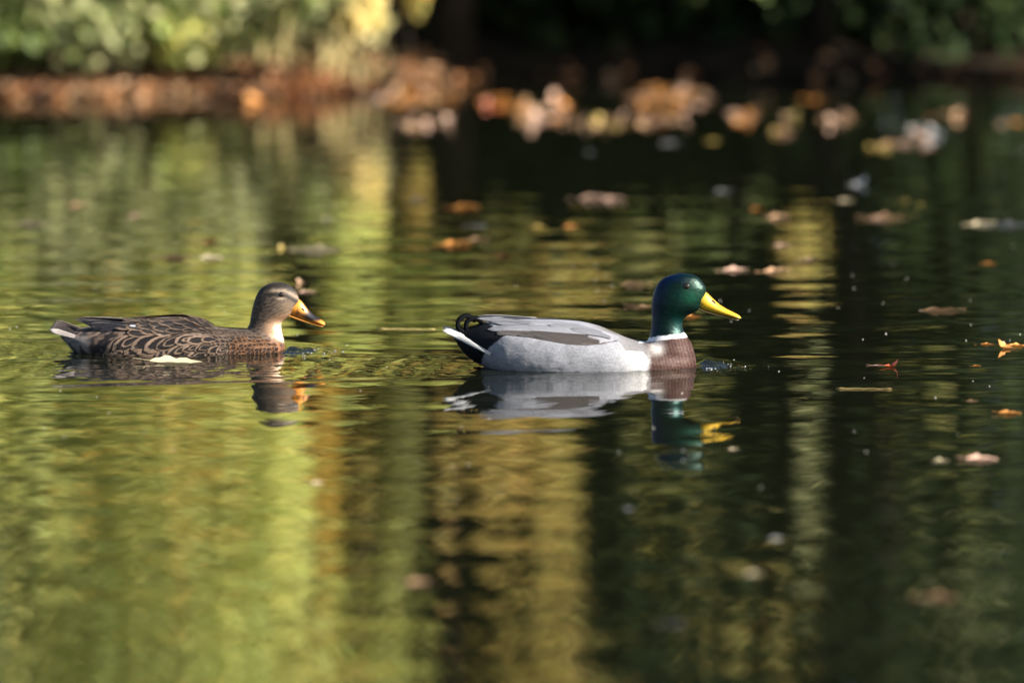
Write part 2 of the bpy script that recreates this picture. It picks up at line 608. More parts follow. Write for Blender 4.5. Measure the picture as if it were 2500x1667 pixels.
woody('golden_tree', 'dark trunked tree with a golden yellow crown leaning over the water', 'tree', (-0.215, 21.6),
      [((-0.03, 21.15, 1.15), (0.13, 0.22, 0.45), 520, 0.052, 'gold', 0.8), ((0.14, 21.2, 1.35), (0.11, 0.22, 0.5), 430, 0.052, 'ochre', 0.8),
       ((0.08, 20.85, 0.66), (0.26, 0.14, 0.18), 330, 0.05, 'ochre', 0.8), ((0.1, 21.2, 2.2), (0.30, 0.3, 0.55), 800, 0.055, 'ochre', 0.7),
       ((-0.05, 21.1, 0.48), (0.14, 0.1, 0.08), 110, 0.05, 'olive', 0.7),
       ((-0.23, 20.9, 0.66), (0.15, 0.12, 0.22), 330, 0.05, 'lime', 0.8), ((-0.2, 21.1, 1.2), (0.08, 0.15, 0.4), 60, 0.05, 'gold', 0.8)], 0.06, lean=(0.02, 0))
# right: shaded bank, thin sprays of leaves that catch the sun
woody('alder_shrub', 'sparse shrub with pale grey green leaves in front of the dark evergreens', 'shrub', (0.93, 21.75),
      [((0.92, 20.45, 0.50), (0.10, 0.12, 0.13), 70, 0.05, 'ochre', 0.8), ((0.93, 20.4, 1.15), (0.07, 0.1, 0.45), 48, 0.05, 'pale', 0.8),
       ((0.50, 20.5, 1.05), (0.24, 0.2, 0.45), 115, 0.05, 'olive', 0.8), ((1.35, 20.4, 0.95), (0.26, 0.2, 0.4), 45, 0.05, 'olive', 0.8),
       ((0.36, 20.5, 0.52), (0.26, 0.15, 0.16), 110, 0.05, 'olive', 0.8), ((1.4, 20.4, 1.6), (0.22, 0.2, 0.3), 25, 0.05, 'pale', 0.8),
       ((0.7, 20.5, 1.7), (0.3, 0.2, 0.3), 50, 0.05, 'ochre', 0.8), ((0.62, 20.5, 0.42), (0.3, 0.12, 0.14), 60, 0.045, 'green', 0.8)], 0.02, stems=3, twigs=8)
# dark evergreens; those right of the view are unseen, added to shade the bank
for i, (x, y, w, h, lab) in enumerate((
        (-0.2, 22.75, 0.62, 2.8, 'dark yew right behind the golden tree trunk in deep shade'),
        (0.55, 22.4, 0.7, 3.2, 'dark yew between the golden tree and the sparse shrub'),
        (1.45, 22.3, 0.75, 3.6, 'dark yew behind the sparse pale leaved shrub'),
        (2.32, 20.72, 0.58, 3.0, 'narrow unseen dark yew added at the water edge to shade the right bank'),
        (3.2, 20.45, 0.72, 2.6, 'rounded unseen dark yew bush added on the point to shade the right bank'),
        (3.2, 22.7, 1.0, 4.2, 'dense unseen dark yew added at the right end of the bank to shade it'),
        (4.6, 22.3, 1.1, 4.8, 'tall unseen dark yew added beyond the right end of the bank for shade'),
        (6.4, 22.6, 1.3, 5.2, 'tallest unseen dark yew added far along the right bank for shade'))):
    bl = []
    for k in range(7):
        z = 0.28 + (h - 0.45) * k / 6
        ww = w * (1.0 - 0.35 * k / 6)
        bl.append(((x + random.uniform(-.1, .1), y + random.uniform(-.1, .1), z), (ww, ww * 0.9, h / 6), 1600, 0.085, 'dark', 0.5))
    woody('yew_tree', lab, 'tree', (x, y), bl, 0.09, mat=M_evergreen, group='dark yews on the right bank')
# far wood behind everything
for i, (x, y, h, pal, lab) in enumerate((
        (-4.3, 24.5, 5.5, 'lime', 'yellow green tree at the far left of the wood'),
        (-2.9, 24.2, 6.0, 'lime', 'bushy yellow green tree behind the tallest lime shrub'),
        (-1.7, 24.4, 6.0, 'lime', 'tall yellow green tree behind the lime shrubs'),
        (-0.75, 24.6, 6.0, 'olive', 'olive green tree behind the slender saplings'),
        (0.05, 25.4, 6.0, 'green', 'green tree behind the golden tree trunk'),
        (1.1, 26.4, 7.0, 'dark', 'dark tree deep in the wood behind the yews'),
        (2.6, 26.8, 7.5, 'dark', 'broad dark tree deep in the wood on the right'),
        (-6.0, 25.0, 6.0, 'green', 'green tree past the end of the lime shrubs'))):
    bl = []
    for k in range(7):
        z = 0.5 + (h - 0.8) * k / 6
        ww = 1.25 * (1.0 - 0.3 * k / 6)
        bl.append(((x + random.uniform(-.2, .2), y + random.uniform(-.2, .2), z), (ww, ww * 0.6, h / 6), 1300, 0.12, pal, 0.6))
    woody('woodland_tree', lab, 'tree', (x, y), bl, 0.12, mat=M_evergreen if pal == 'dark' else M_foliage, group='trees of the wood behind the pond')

# leaf litter on the bank
n = 3400
lx = np.where(rng.random(n) < 0.96, -0.24 - rng.random(n) ** 1.2 * 4.1, rng.uniform(-0.45, 4.5, n))
ly = shore_y(lx) + rng.exponential(0.14, n) - 0.05
pos = np.stack([lx, ly, np.maximum(ground_z(lx, ly), 0) + 0.008 + 0.012 * rng.random(n)], -1)
nrm = rng.normal(size=(n, 3)) * 0.55 + np.array([0, -0.15, 1.0])
nrm /= np.linalg.norm(nrm, axis=1)[:, None]
t = np.cross(nrm, rng.normal(size=(n, 3))); t /= np.linalg.norm(t, axis=1)[:, None]
b = np.cross(nrm, t)
s = 0.05 * (0.6 + 0.8 * rng.random(n))
v = ((HEXA[None, :, 0, None] * t[:, None] + HEXA[None, :, 1, None] * b[:, None] + 4 * HEXA[None, :, 2, None] * nrm[:, None]) * s[:, None, None] + pos[:, None]).reshape(-1, 3)
P = np.array(PAL['litter'])
cc = np.repeat(P[rng.integers(0, len(P), n)] * (0.7 + 0.6 * rng.random((n, 1))), 6, axis=0)
lit = mesh_obj('leaf_litter', v, [tuple(int(k * 6 + j) for j in q) for k in range(n) for q in ((0, 1, 2, 3), (0, 3, 4, 5))], M_litter, cols=cc, smooth=False)
tag(lit, 'carpet of brown and orange fallen leaves covering the far bank', 'leaves', kind='stuff')

# pale reed clump on the sunny bank
rd = empty('reed_clump', (-0.60, 20.78, float(ground_z(-0.60, 20.78)) - 0.02))
tag(rd, 'clump of pale cream and yellow reed blades lit on the bank', 'reeds')
M_reed = leaf_material('reed_blade', 0.4, color=(0.66, 0.55, 0.26))
rr = random.Random(5)
for k in range(18):
    x0, y0 = rr.choice((-0.1, 0.12)) + rr.gauss(0, 0.06), rr.uniform(-0.12, 0.12)
    hh, ln, wd = rr.uniform(0.12, 0.36), rr.uniform(-0.2, 0.2), rr.uniform(0.008, 0.018)
    V, F = [], []
    for j in range(7):
        t_ = j / 6
        cx, cz = x0 + ln * t_ * t_ * 1.2, hh * (t_ - 0.25 * t_ * t_)
        w_ = wd * (1 - t_ ** 2.5) + 0.001
        V += [(cx - w_, y0 - 0.3 * w_, cz), (cx, y0 + 0.4 * w_, cz), (cx + w_, y0 - 0.3 * w_, cz)]
        if j: F += [(3 * j - 3, 3 * j - 2, 3 * j + 1, 3 * j), (3 * j - 2, 3 * j - 1, 3 * j + 2, 3 * j + 1)]
    mesh_obj('blade', V, F, M_reed, rd)

# ------------------------------------------------------------------ floating leaves
LEAFMAT = {}
for nm, c in (('tan', (0.5, 0.31, 0.17)), ('orange', (0.58, 0.25, 0.06)), ('red', (0.36, 0.07, 0.025)), ('cream', (0.72, 0.60, 0.38)),
              ('pink', (0.62, 0.4, 0.29)), ('yellow', (0.50, 0.37, 0.10)), ('grey', (0.33, 0.33, 0.33)), ('brown', (0.20, 0.09, 0.04))):
    LEAFMAT[nm] = leaf_material('fallen_leaf_' + nm, 0.18, rough=0.4, spec=0.5, color=c, grain_amt=0.35)


def leaf_mesh(kind, seed):
    """a curled fallen leaf about 1 unit long, resting on z = 0"""
    r = random.Random(seed)
    nu, V, F = 10, [], []
    curl, bend = {'flat': (0.10, 0.06), 'cup': (0.45, 0.25), 'roll': (0.85, 0.15), 'stand': (0.5, 0.7)}[kind]
    ph = r.uniform(0, 6)
    for i in range(nu + 1):
        u = i / nu
        w = 0.30 * math.sin(math.pi * min(1, u ** 0.8 * 0.98 + 0.02)) ** 0.7
        w *= 1 + 0.16 * math.sin(u * 19 + ph)           # lobes
        for v in (-1, -0.55, 0, 0.55, 1):
            y = w * v
            z = curl * (abs(y) / 0.3) ** 2 * 0.3 + bend * (u - 0.45) ** 2 * (1.0 if u > 0.45 else 0.5) + 0.02 * math.sin(9 * u + 5 * v + ph)
            if kind == 'roll': y, z = y * 0.45, z * 0.55
            x = u - 0.5
            if kind == 'stand' and u > 0.45:
                x = -0.05 + (u - 0.45) * 0.55
                z += (u - 0.45) * 0.6
            V.append([x, y, z])
    for i in range(nu):
        for k in range(4):
            a = i * 5 + k
            F.append((a, a + 1, a + 6, a + 5))
    # stalk
    o = len(V)
    for k in range(5):
        t_ = k / 4
        for a in range(3):
            V.append([-0.5 - 0.32 * t_, 0.012 * math.cos(a * 2.1) + 0.04 * t_ * t_, 0.012 * math.sin(a * 2.1) + V[2][2] + 0.05 * t_])
    for k in range(4):
        for a in range(3):
            F.append((o + 3 * k + a, o + 3 * k + (a + 1) % 3, o + 3 * k + 3 + (a + 1) % 3, o + 3 * k + 3 + a))
    zmin = min(v[2] for v in V)
    for v in V: v[2] -= zmin + 0.012
    me = bpy.data.meshes.new('fallen_leaf')
    me.from_pydata(V, [], F)
    me.polygons.foreach_set('use_smooth', np.ones(len(me.polygons), dtype=bool))
    me.materials.append(LEAFMAT['tan'])
    return me


LM = {k: [leaf_mesh(k, s) for s in range(4)] for k in ('flat', 'cup', 'roll', 'stand')}
lr = random.Random(11)


def leaf(px, py, wpx, mat, kind, label, group=None, rz=None, cat='leaf', tilt=None):
    p = on_water(px, py)
    size = wpx / 0.9408 / FPX * p.y * 1.0
    me = lr.choice(LM[kind])
    o = bpy.data.objects.new('fallen_leaf', me)
    COL.objects.link(o)
    o.material_slots[0].link = 'OBJECT'
    o.material_slots[0].material = LEAFMAT[mat]
    o.location = (p.x, p.y, 0.0)
    o.scale = (size,) * 3
    a = lr.uniform(-0.5, 0.5) + lr.choice((0, math.pi)) if rz is None else rz
    o.rotation_euler = (lr.uniform(-0.12, 0.12), lr.uniform(-0.08, 0.08), a)
    tag(o, label, cat, group)
    return o


SINGLES = [
    (405, 833, 122, 'cream', 'cup', 'large cream leaf floating against the brown duck', 0.1),
    (2052, 843, 42, 'red', 'stand', 'small red leaf curled upright beside a straw stalk', 0.3),
    (2022, 839, 40, 'pink', 'flat', 'flat pinkish leaf touching the upright red leaf', 0.1),
    (2305, 800, 50, 'orange', 'stand', 'bright orange leaf standing up in the orange cluster', 2.6),
    (2340, 795, 48, 'orange', 'cup', 'cupped orange leaf at the outer side of the orange cluster', 0.3),
    (2268, 792, 36, 'orange', 'roll', 'small rolled orange leaf at the inner end of the orange cluster', 0.1),
    (2245, 841, 24, 'orange', 'roll', 'tiny orange leaf scrap below the orange cluster', 0.0),
    (2320, 950, 52, 'orange', 'cup', 'orange leaf with a long stalk floating alone', 0.1),
    (2232, 921, 30, 'tan', 'roll', 'tiny tan leaf scraps near the stalked orange leaf', 0.0),
    (2255, 1056, 72, 'pink', 'cup', 'crumpled pinkish brown leaf with pale stalk in the dark water', 0.05),
    (2165, 1058, 34, 'cream', 'cup', 'small pale leaf next to the crumpled pinkish leaf', 0.4),
    (1686, 1032, 24, 'cream', 'cup', 'tiny cream leaf near the drake head reflection', 0.4),
    (1733, 1318, 40, 'cream', 'cup', 'small whitish leaf blurred alone in dark foreground water', 0.2),
    (1690, 622, 60, 'pink', 'cup', 'pale pink leaf on dark water just behind the drake bill', 0.2),
    (1785, 624, 64, 'tan', 'cup', 'tan leaf lying beside the pale pink leaf', 0.2),
    (1860, 598, 44, 'pink', 'roll', 'small pink leaf beyond the tan leaf', 0.2),
    (1458, 655, 80, 'tan', 'roll', 'narrow tan leaf lying behind the drake head', 0.0),
    (1480, 704, 60, 'tan', 'flat', 'dull tan leaf tucked behind the drake neck', 0.0),
    (1590, 728, 44, 'orange', 'cup', 'orange leaf seen under the drake chin', 0.4),
    (1800, 565, 36, 'pink', 'cup', 'round pinkish leaf alone behind the drake bill', 0.3),
    (1790, 500, 50, 'tan', 'cup', 'tan leaf with darker neighbour on dark water', 0.2),
    (1740, 482, 36, 'orange', 'cup', 'dull orange leaf next to the tan leaf', 0.6),
    (1365, 458, 76, 'pink', 'roll', 'long pinkish leaf on the black water', 0.0),
    (1410, 460, 50, 'pink', 'cup', 'pinkish leaf end to end with the long pinkish leaf', 0.1),
    (1070, 478, 62, 'orange', 'roll', 'orange brown leaf between the lime and dark reflections', 0.1),
    (1048, 562, 66, 'orange', 'cup', 'big bright orange leaf at the edge of the dark reflection', 0.3),
    (1100, 552, 46, 'tan', 'cup', 'tan leaf touching the big bright orange leaf', 0.2),
    (1095, 520, 40, 'grey', 'flat', 'greyish leaf behind the big bright orange leaf', 0.2),
    (1240, 524, 46, 'yellow', 'roll', 'yellow leaf in a row of two on dark water', 0.1),
    (1312, 522, 36, 'orange', 'cup', 'small orange leaf in a row of two on dark water', 0.1),
    (1160, 590, 50, 'brown', 'roll', 'faint brown leaf off the big bright orange leaf', 0.1),
    (960, 460, 40, 'grey', 'cup', 'pale grey leaf where the lime reflection ends', 0.4),
    (754, 505, 26, 'cream', 'stand', 'bright cream leaf standing upright in the lime reflection', 0.5),
    (646, 572, 26, 'yellow', 'stand', 'yellow leaf standing upright in the lime reflection', 2.0),
    (736, 575, 90, 'cream', 'roll', 'long cream leaf beside the upright yellow leaf', 0.0),
    (484, 557, 34, 'red', 'cup', 'small red leaf in the lime reflection', 0.5),
    (405, 594, 70, 'tan', 'roll', 'tan leaf in line with a whitish leaf', 0.0),
    (485, 594, 60, 'cream', 'roll', 'whitish leaf in line with a tan leaf', 0.0),
    (72, 515, 66, 'cream', 'roll', 'white leaf at the outer edge of the lime reflection', 0.0),
    (182, 474, 44, 'tan', 'cup', 'dull tan leaf far behind the brown duck tail', 0.2),
    (312, 497, 30, 'pink', 'cup', 'small pinkish leaf far behind the brown duck', 0.2),
    (706, 672, 38, 'pink', 'cup', 'pale leaf right behind the brown duck bill', 0.2),
    (688, 650, 26, 'tan', 'stand', 'thin orange tan leaf poking up behind the brown duck head', 2.4),
    (2040, 502, 90, 'tan', 'roll', 'long tan leaf among the leaves off the right bank', 0.0),
    (2022, 505, 40, 'pink', 'cup', 'pink leaf touching the long tan leaf', 0.3),
    (2258, 516, 60, 'cream', 'cup', 'bright cream leaf with a greyish leaf beyond it', 0.2),
    (2322, 518, 80, 'grey', 'roll', 'long greyish leaf beside the bright cream leaf', 0.0),
    (2274, 606, 32, 'orange', 'cup', 'lone round orange leaf on the dark right water', 0.3),
    (1980, 425, 44, 'grey', 'stand', 'grey leaf standing upright on the dark water', 0.4),
    (1946, 462, 36, 'cream', 'cup', 'small pale leaf next to the upright grey leaf', 0.4),
    (1664, 440, 34, 'grey', 'cup', 'bluish grey leaf alone on black water', 0.4),
    (2160, 714, 118, 'tan', 'roll', 'long pale leaf strip drifting flat on the dark water', 0.0),
    (730, 1110, 26, 'cream', 'cup', 'tiny cream leaf shape added for a light spot in the foreground lime reflection', 0.2),  # from here to the list end, leaves stand in for blurred lights in the water
    (1446, 1170, 24, 'grey', 'cup', 'tiny grey leaf shape added for a reflected light below the drake', 0.2),
    (1785, 1238, 30, 'grey', 'cup', 'small grey leaf shape added for a reflected light close to the whitish foreground leaf', 0.2),
    (2160, 1372, 90, 'tan', 'roll', 'long dim tan leaf shape added for a reflected light in the dark foreground', 0.0),
    (1545, 1432, 46, 'grey', 'flat', 'flat grey leaf shape added for a reflected light in the foreground', 0.0),
    (960, 1340, 60, 'tan', 'cup', 'tan leaf shape added for a light spot on the foreground reflection of the dark trunk', 0.0),
]
for (px, py, w, mt, kd, lab, rz) in SINGLES:
    o = leaf(px, py, w, mt, kd, lab, rz=rz)
    o.scale.z *= 0.45 if w > 100 else 0.8

CLUSTERS = [
    (960, 218, 85, 22, 12, ('orange', 'tan', 'pink'), 'in the tan drift off the middle of the bank'),
    (1140, 232, 45, 14, 4, ('orange', 'red'), 'in the rusty drift beside the tan drift'),
    (990, 280, 50, 14, 5, ('pink', 'tan'), 'floating in front of the tan drift'),
    (845, 220, 30, 12, 2, ('grey',), 'at the start of the tan drift'),
    (1250, 255, 62, 40, 13, ('orange', 'pink', 'tan', 'pink'), 'in the first big drift on dark water'),
    (1380, 285, 50, 14, 5, ('yellow', 'tan', 'tan'), 'at the end of the first big drift'),
    (1530, 222, 100, 28, 18, ('orange', 'tan', 'pink'), 'massed in the widest drift on dark water'),
    (1500, 270, 90, 16, 8, ('pink', 'brown', 'tan'), 'on the pond side of the widest drift'),
    (1715, 268, 36, 24, 5, ('pink', 'tan', 'orange'), 'off the end of the widest drift'),
    (1810, 285, 30, 26, 4, ('tan', 'pink', 'yellow'), 'in a short column between drifts'),
    (1855, 226, 28, 10, 2, ('orange',), 'near the shaded bank'),
    (1925, 272, 42, 12, 4, ('pink', 'tan'), 'in a small drift off the yews'),
    (2030, 335, 34, 14, 3, ('yellow', 'tan'), 'beside the grey drift'),
    (2110, 312, 46, 22, 5, ('grey', 'grey', 'pink'), 'in the loose grey drift off the yews'),
    (2180, 262, 45, 12, 4, ('tan', 'brown'), 'behind the grey drift'),
    (2315, 275, 24, 14, 2, ('pink', 'orange'), 'at the outer end of the drifts'),
    (1530, 322, 14, 4, 1, ('grey',), 'alone in front of the widest drift'),
    (1628, 320, 26, 4, 2, ('yellow',), 'in front of the widest drift'),
    (1360, 342, 14, 4, 1, ('grey',), 'alone in front of the ochre leaves'),
    (90, 222, 90, 16, 8, ('orange', 'red', 'tan'), 'at the water edge under the lime shrubs'),
    (420, 222, 130, 18, 12, ('orange', 'tan', 'pink'), 'at the water edge under the bramble'),
    (650, 226, 90, 16, 9, ('orange', 'tan'), 'at the water edge below the reeds'),
    (2080, 470, 40, 22, 2, ('yellow',), 'among sparse leaves off the right bank'),
]
for (cx, cy_, rx, ry, n_, mats, lab) in CLUSTERS:
    for k in range(max(1, int(n_ * (0.6 if 'water edge' in lab else 2.1)))):
        a, q = lr.uniform(0, 6.28), math.sqrt(lr.random())
        mt, kd = lr.choice(mats), lr.choice(('cup', 'cup', 'cup', 'stand', 'roll') if n_ > 2 else ('cup', 'roll'))
        lb_ = '%s %s leaf %s' % ({'cup': 'cupped', 'stand': 'upright curled', 'roll': 'rolled'}[kd], mt, lab)
        o = leaf(cx + rx * q * math.cos(a), cy_ + 6 + ry * q * math.sin(a), lr.uniform(28, 46), mt, kd, lb_, group='fallen leaves ' + lab, rz=lr.uniform(0, 6.28))
        o.scale *= 1.0 if n_ > 2 else 0.75
        o.scale.z *= 1.1 if n_ > 2 else 0.8

# straw stalks on the water
M_straw = leaf_material('straw', 0.1, color=(0.6, 0.45, 0.18))
for (x0, x1, y, w, lab) in ((1920, 2048, 893, 0.0006, 'thin straw coloured stalk lying on the dark water'),
                            (866, 1000, 756, 0.0007, 'thin yellow stalk floating behind the drake tail')):
    a, b_ = on_water(x0, y), on_water(x1, y + 1)
    mid = (a + b_) / 2
    pts = [a.lerp(b_, k / 10) - mid + Vector((0, 0, 0.001 + 0.0006 * math.sin(k * 2.2))) for k in range(11)]
    v, f = tube(pts, [w * (1 - 0.05 * k) for k in range(11)], 6)
    o = mesh_obj('stalk', v, f, M_straw)
    o.location = mid
    tag(o, lab, 'stalk')

# specks of down and dust on the water film
M_speck = leaf_material('speck', 0.1, color=(0.75, 0.72, 0.65))
V, F = [], []
for k in range(90):
    p = on_water(rng.uniform(-50, 2400), rng.uniform(560, 1150))
    r_ = rng.uniform(0.0004, 0.0011)
    o_ = len(V)
    V += [(p.x - r_, p.y, 0.0008), (p.x, p.y - r_, 0.0008), (p.x + r_, p.y, 0.0008), (p.x, p.y + r_, 0.0008), (p.x, p.y, 0.0008 + r_), (p.x, p.y, -0.001)]
    for (i, j) in ((0, 1), (1, 2), (2, 3), (3, 0)):
        F += [(o_ + i, o_ + j, o_ + 4), (o_ + j, o_ + i, o_ + 5)]
tag(mesh_obj('floating_specks', V, F, M_speck), 'tiny pale specks of dust and down on the water', 'specks', kind='stuff')


# ------------------------------------------------------------------ ducks
class Duck:
    """a duck traced in side view: X, Y picture units, S units per metre, (X0, Y0) the origin on the water"""

    def __init__(self, S, X0, Y0):
        self.S, self.X0, self.Y0 = S, X0, Y0

    def xz(self, X, Y):
        return (np.asarray(X, float) - self.X0) / self.S, (self.Y0 - np.asarray(Y, float)) / self.S

    def body(self, st, neck, voxel=0.0024):
        S = self.S
        st = np.array(st, float)
        X = np.linspace(st[0, 0], st[-1, 0], 90)
        top = smooth_interp(X, st[:, 0], st[:, 1]); bot = smooth_interp(X, st[:, 0], st[:, 2]); hw = smooth_interp(X, st[:, 0], st[:, 3])
        n = 40
        V, F = [], []
        for i in range(len(X)):
            x, zt = self.xz(X[i], top[i]); _, zb = self.xz(X[i], bot[i])
            zc = zb + 0.52 * (zt - zb)
            for k in range(n):
                a = 2 * math.pi * k / n
                c, s = math.cos(a), math.sin(a)
                y = hw[i] * math.copysign(abs(c) ** (2 / 2.25), c)
                z = zc + ((zt - zc) if s > 0 else (zc - zb)) * math.copysign(abs(s) ** (2 / 2.15), s)
                V.append((x, y, z))
        A = ring_faces(V, len(X), n)
        nk = np.array(neck, float)
        Y = np.linspace(nk[0, 0], nk[-1, 0], 80)
        bk = smooth_interp(Y, nk[:, 0], nk[:, 1]); fr = smooth_interp(Y, nk[:, 0], nk[:, 2]); w = smooth_interp(Y, nk[:, 0], nk[:, 3])
        V2 = []
        for i in range(len(Y)):
            xb, z = self.xz(bk[i], Y[i]); xf, _ = self.xz(fr[i], Y[i])
            for k in range(n):
                a = 2 * math.pi * k / n
                c, s = math.cos(a), math.sin(a)
                V2.append(((xb + xf) / 2 + (xf - xb) / 2 * math.copysign(abs(c) ** 0.93, c), w[i] * s * (1 - 0.22 * max(0, c)), z))
        B = ring_faces(V2, len(Y), n)
        v, f = join([(V, A), (V2, B)])
        tmp = mesh_obj('tmp', v, f)
        md = tmp.modifiers.new('r', 'REMESH'); md.mode = 'VOXEL'; md.voxel_size = voxel
        ms = tmp.modifiers.new('s', 'SMOOTH'); ms.factor = 0.5; ms.iterations = 9
        dg = bpy.context.evaluated_depsgraph_get()
        me = bpy.data.meshes.new_from_object(tmp.evaluated_get(dg))
        bpy.data.objects.remove(tmp)
        me.name = 'body'
        me.polygons.foreach_set('use_smooth', np.ones(len(me.polygons), dtype=bool))
        return me

    def coords(self, me):
        n = len(me.vertices)
        co = np.zeros(n * 3, dtype=np.float32); me.vertices.foreach_get('co', co)
        no = np.zeros(n * 3, dtype=np.float32); me.vertex_normals.foreach_get('vector', no)
        co = co.reshape(-1, 3).astype(float); no = no.reshape(-1, 3).astype(float)
        X = co[:, 0] * self.S + self.X0
        Y = self.Y0 - self.S * (co[:, 2] - 0.1 * np.abs(co[:, 1]))
        return co, no, X, Y

    def hit(self, bvh, X, Y, side=-1):
        x, z = self.xz(X, Y)
        o = Vector((x, side * 0.4, float(z) + 0.04))
        loc, nrm, _, _ = bvh.ray_cast(o, Vector((0, -side * 1.0, -0.1)).normalized())
        return loc, nrm

    def feather(self, bvh, X, Y, L, W, ang, side, mat, parent, name='feather', lift=0.0025, base=0.0006, tipw=0.45, droop=0.0, nu=9):
        """conforming feather: base at (X, Y), length L, half width W (metres), direction ang (degrees, 0 = straight back, + down)"""
        loc, nrm = self.hit(bvh, X, Y, side)
        if loc is None: return None
        d = Vector((-math.cos(math.radians(ang)), 0, -math.sin(math.radians(ang))))
        V, UV, F = [], [], []
        vs_ = (-1, -0.6, 0, 0.6, 1)
        cur, cn = loc.copy(), nrm.copy()
        for i in range(nu):
            u = i / (nu - 1)
            if i:
                step = (d - cn * d.dot(cn)).normalized() * (L / (nu - 1))
                cur, cn, _, _ = bvh.find_nearest(cur + step)
            t = (d - cn * d.dot(cn)).normalized()
            p = cn.cross(t)
            w = W * ((0.55 + 0.45 * min(1, u / 0.4)) if u < tipw else math.sqrt(max(0.0, 1 - ((u - tipw) / (1 - tipw)) ** 2)) + 0.02)
            for v_ in vs_:
                h, hn, _, dist = bvh.find_nearest(cur + p * (w * v_))
                off = base + lift * u + 0.0012 * (1 - v_ * v_) * (0.4 + 0.6 * u)
                V.append(h + hn * off)
                UV.append((u, v_ * 0.5 + 0.5))
        for i in range(nu - 1):
            for k in range(4):
                a = i * 5 + k
                F.append((a, a + 1, a + 6, a + 5))
        return mesh_obj(name, V, F, mat, parent, uvs=UV)


def smooth_interp(x, xp, fp):
    """monotone-ish cubic (PCHIP-like) interpolation"""
    xp = np.asarray(xp, float); fp = np.asarray(fp, float)
    h = np.diff(xp); d = np.diff(fp) / h
    m = np.zeros(len(xp))
    m[0], m[-1] = d[0], d[-1]
    for i in range(1, len(xp) - 1):
        m[i] = 0 if d[i - 1] * d[i] <= 0 else 2 * d[i - 1] * d[i] / (d[i - 1] + d[i])
    i = np.clip(np.searchsorted(xp, x) - 1, 0, len(xp) - 2)
    t = (x - xp[i]) / h[i]
    return (fp[i] * (1 + 2 * t) * (1 - t) ** 2 + m[i] * h[i] * t * (1 - t) ** 2 + fp[i + 1] * t * t * (3 - 2 * t) + m[i + 1] * h[i] * t * t * (t - 1))


def ring_faces(V, m, n):
    F = []
    for i in range(m - 1):
        for k in range(n):
            k2 = (k + 1) % n
            F.append((i * n + k, i * n + k2, (i + 1) * n + k2, (i + 1) * n + k))
    F.append(tuple(range(n - 1, -1, -1)))
    F.append(tuple((m - 1) * n + k for k in range(n)))
    return F


def bill_mesh(D, tops, bots, hws, nose=0.45, m=26, n=22):
    t0 = np.linspace(0, 1, len(tops)); t = np.linspace(0, 1, m)
    T = np.array(tops, float); B = np.array(bots, float)
    Tx, Ty = smooth_interp(t, t0, T[:, 0]), smooth_interp(t, t0, T[:, 1])
    Bx, By = smooth_interp(t, t0, B[:, 0]), smooth_interp(t, t0, B[:, 1])
    W = smooth_interp(t, t0, np.array(hws, float))
    V, UV = [], []
    for i in range(m):
        k1 = nose * (1 - 0.7 * t[i])
        for k in range(n):
            a = 2 * math.pi * k / n
            c, s = math.cos(a), math.sin(a)
            X = (Tx[i] + Bx[i]) / 2 + (Tx[i] - Bx[i]) / 2 * s
            Y = (Ty[i] + By[i]) / 2 + (Ty[i] - By[i]) / 2 * s
            x, z = D.xz(X, Y)
            V.append((float(x), W[i] * c * (1 - k1 * max(0, s)), float(z)))
            UV.append((t[i], s * 0.5 + 0.5))
    return V, ring_faces(V, m, n), UV, np.array([v[0] for v in V]) * D.S + D.X0, D.Y0 - np.array([v[2] for v in V]) * D.S


def ball(r, n=10, sx=1, sy=1, sz=1):
    bm = bmesh.new()
    bmesh.ops.create_uvsphere(bm, u_segments=n * 2, v_segments=n, radius=r)
    V = [(v.co.x * sx, v.co.y * sy, v.co.z * sz) for v in bm.verts]
    F = [tuple(v.index for v in f.verts) for f in bm.faces]
    bm.free()
    return V, F


def gloss_material(name, color=None, rough=0.25, spec=0.5, bump=0):
    m, nt, b, out = new_mat(name)
    tc = N(nt, 'ShaderNodeTexCoord')
    if color is None:
        c, no = grain(nt, attr_col(nt).outputs['Color'], 350, 0.12, tc.outputs['Object'])
        nt.links.new(c, b.inputs['Base Color'])
    else:
        c, no = grain(nt, N(nt, 'ShaderNodeRGB').outputs[0], 350, 0.12, tc.outputs['Object'])
        c.node.inputs[0].links[0].from_node.outputs[0].default_value = (*color, 1)
        nt.links.new(c, b.inputs['Base Color'])
    b.inputs['Roughness'].default_value = rough
    b.inputs['Specular IOR Level'].default_value = spec
    return m


M_bill = gloss_material('bill_horn', rough=0.33)
M_eye = gloss_material('eye', (0.012, 0.007, 0.004), rough=0.06, spec=0.7)
M_nostril = gloss_material('nostril', (0.05, 0.015, 0.008), rough=0.6)


def head_material():
    """glossy green plumage"""
    m = plumage_material('drake_plumage', rough=0.6, bump=0.0007, gscale=520, gamt=0.25, sheen=0.0)
    return m


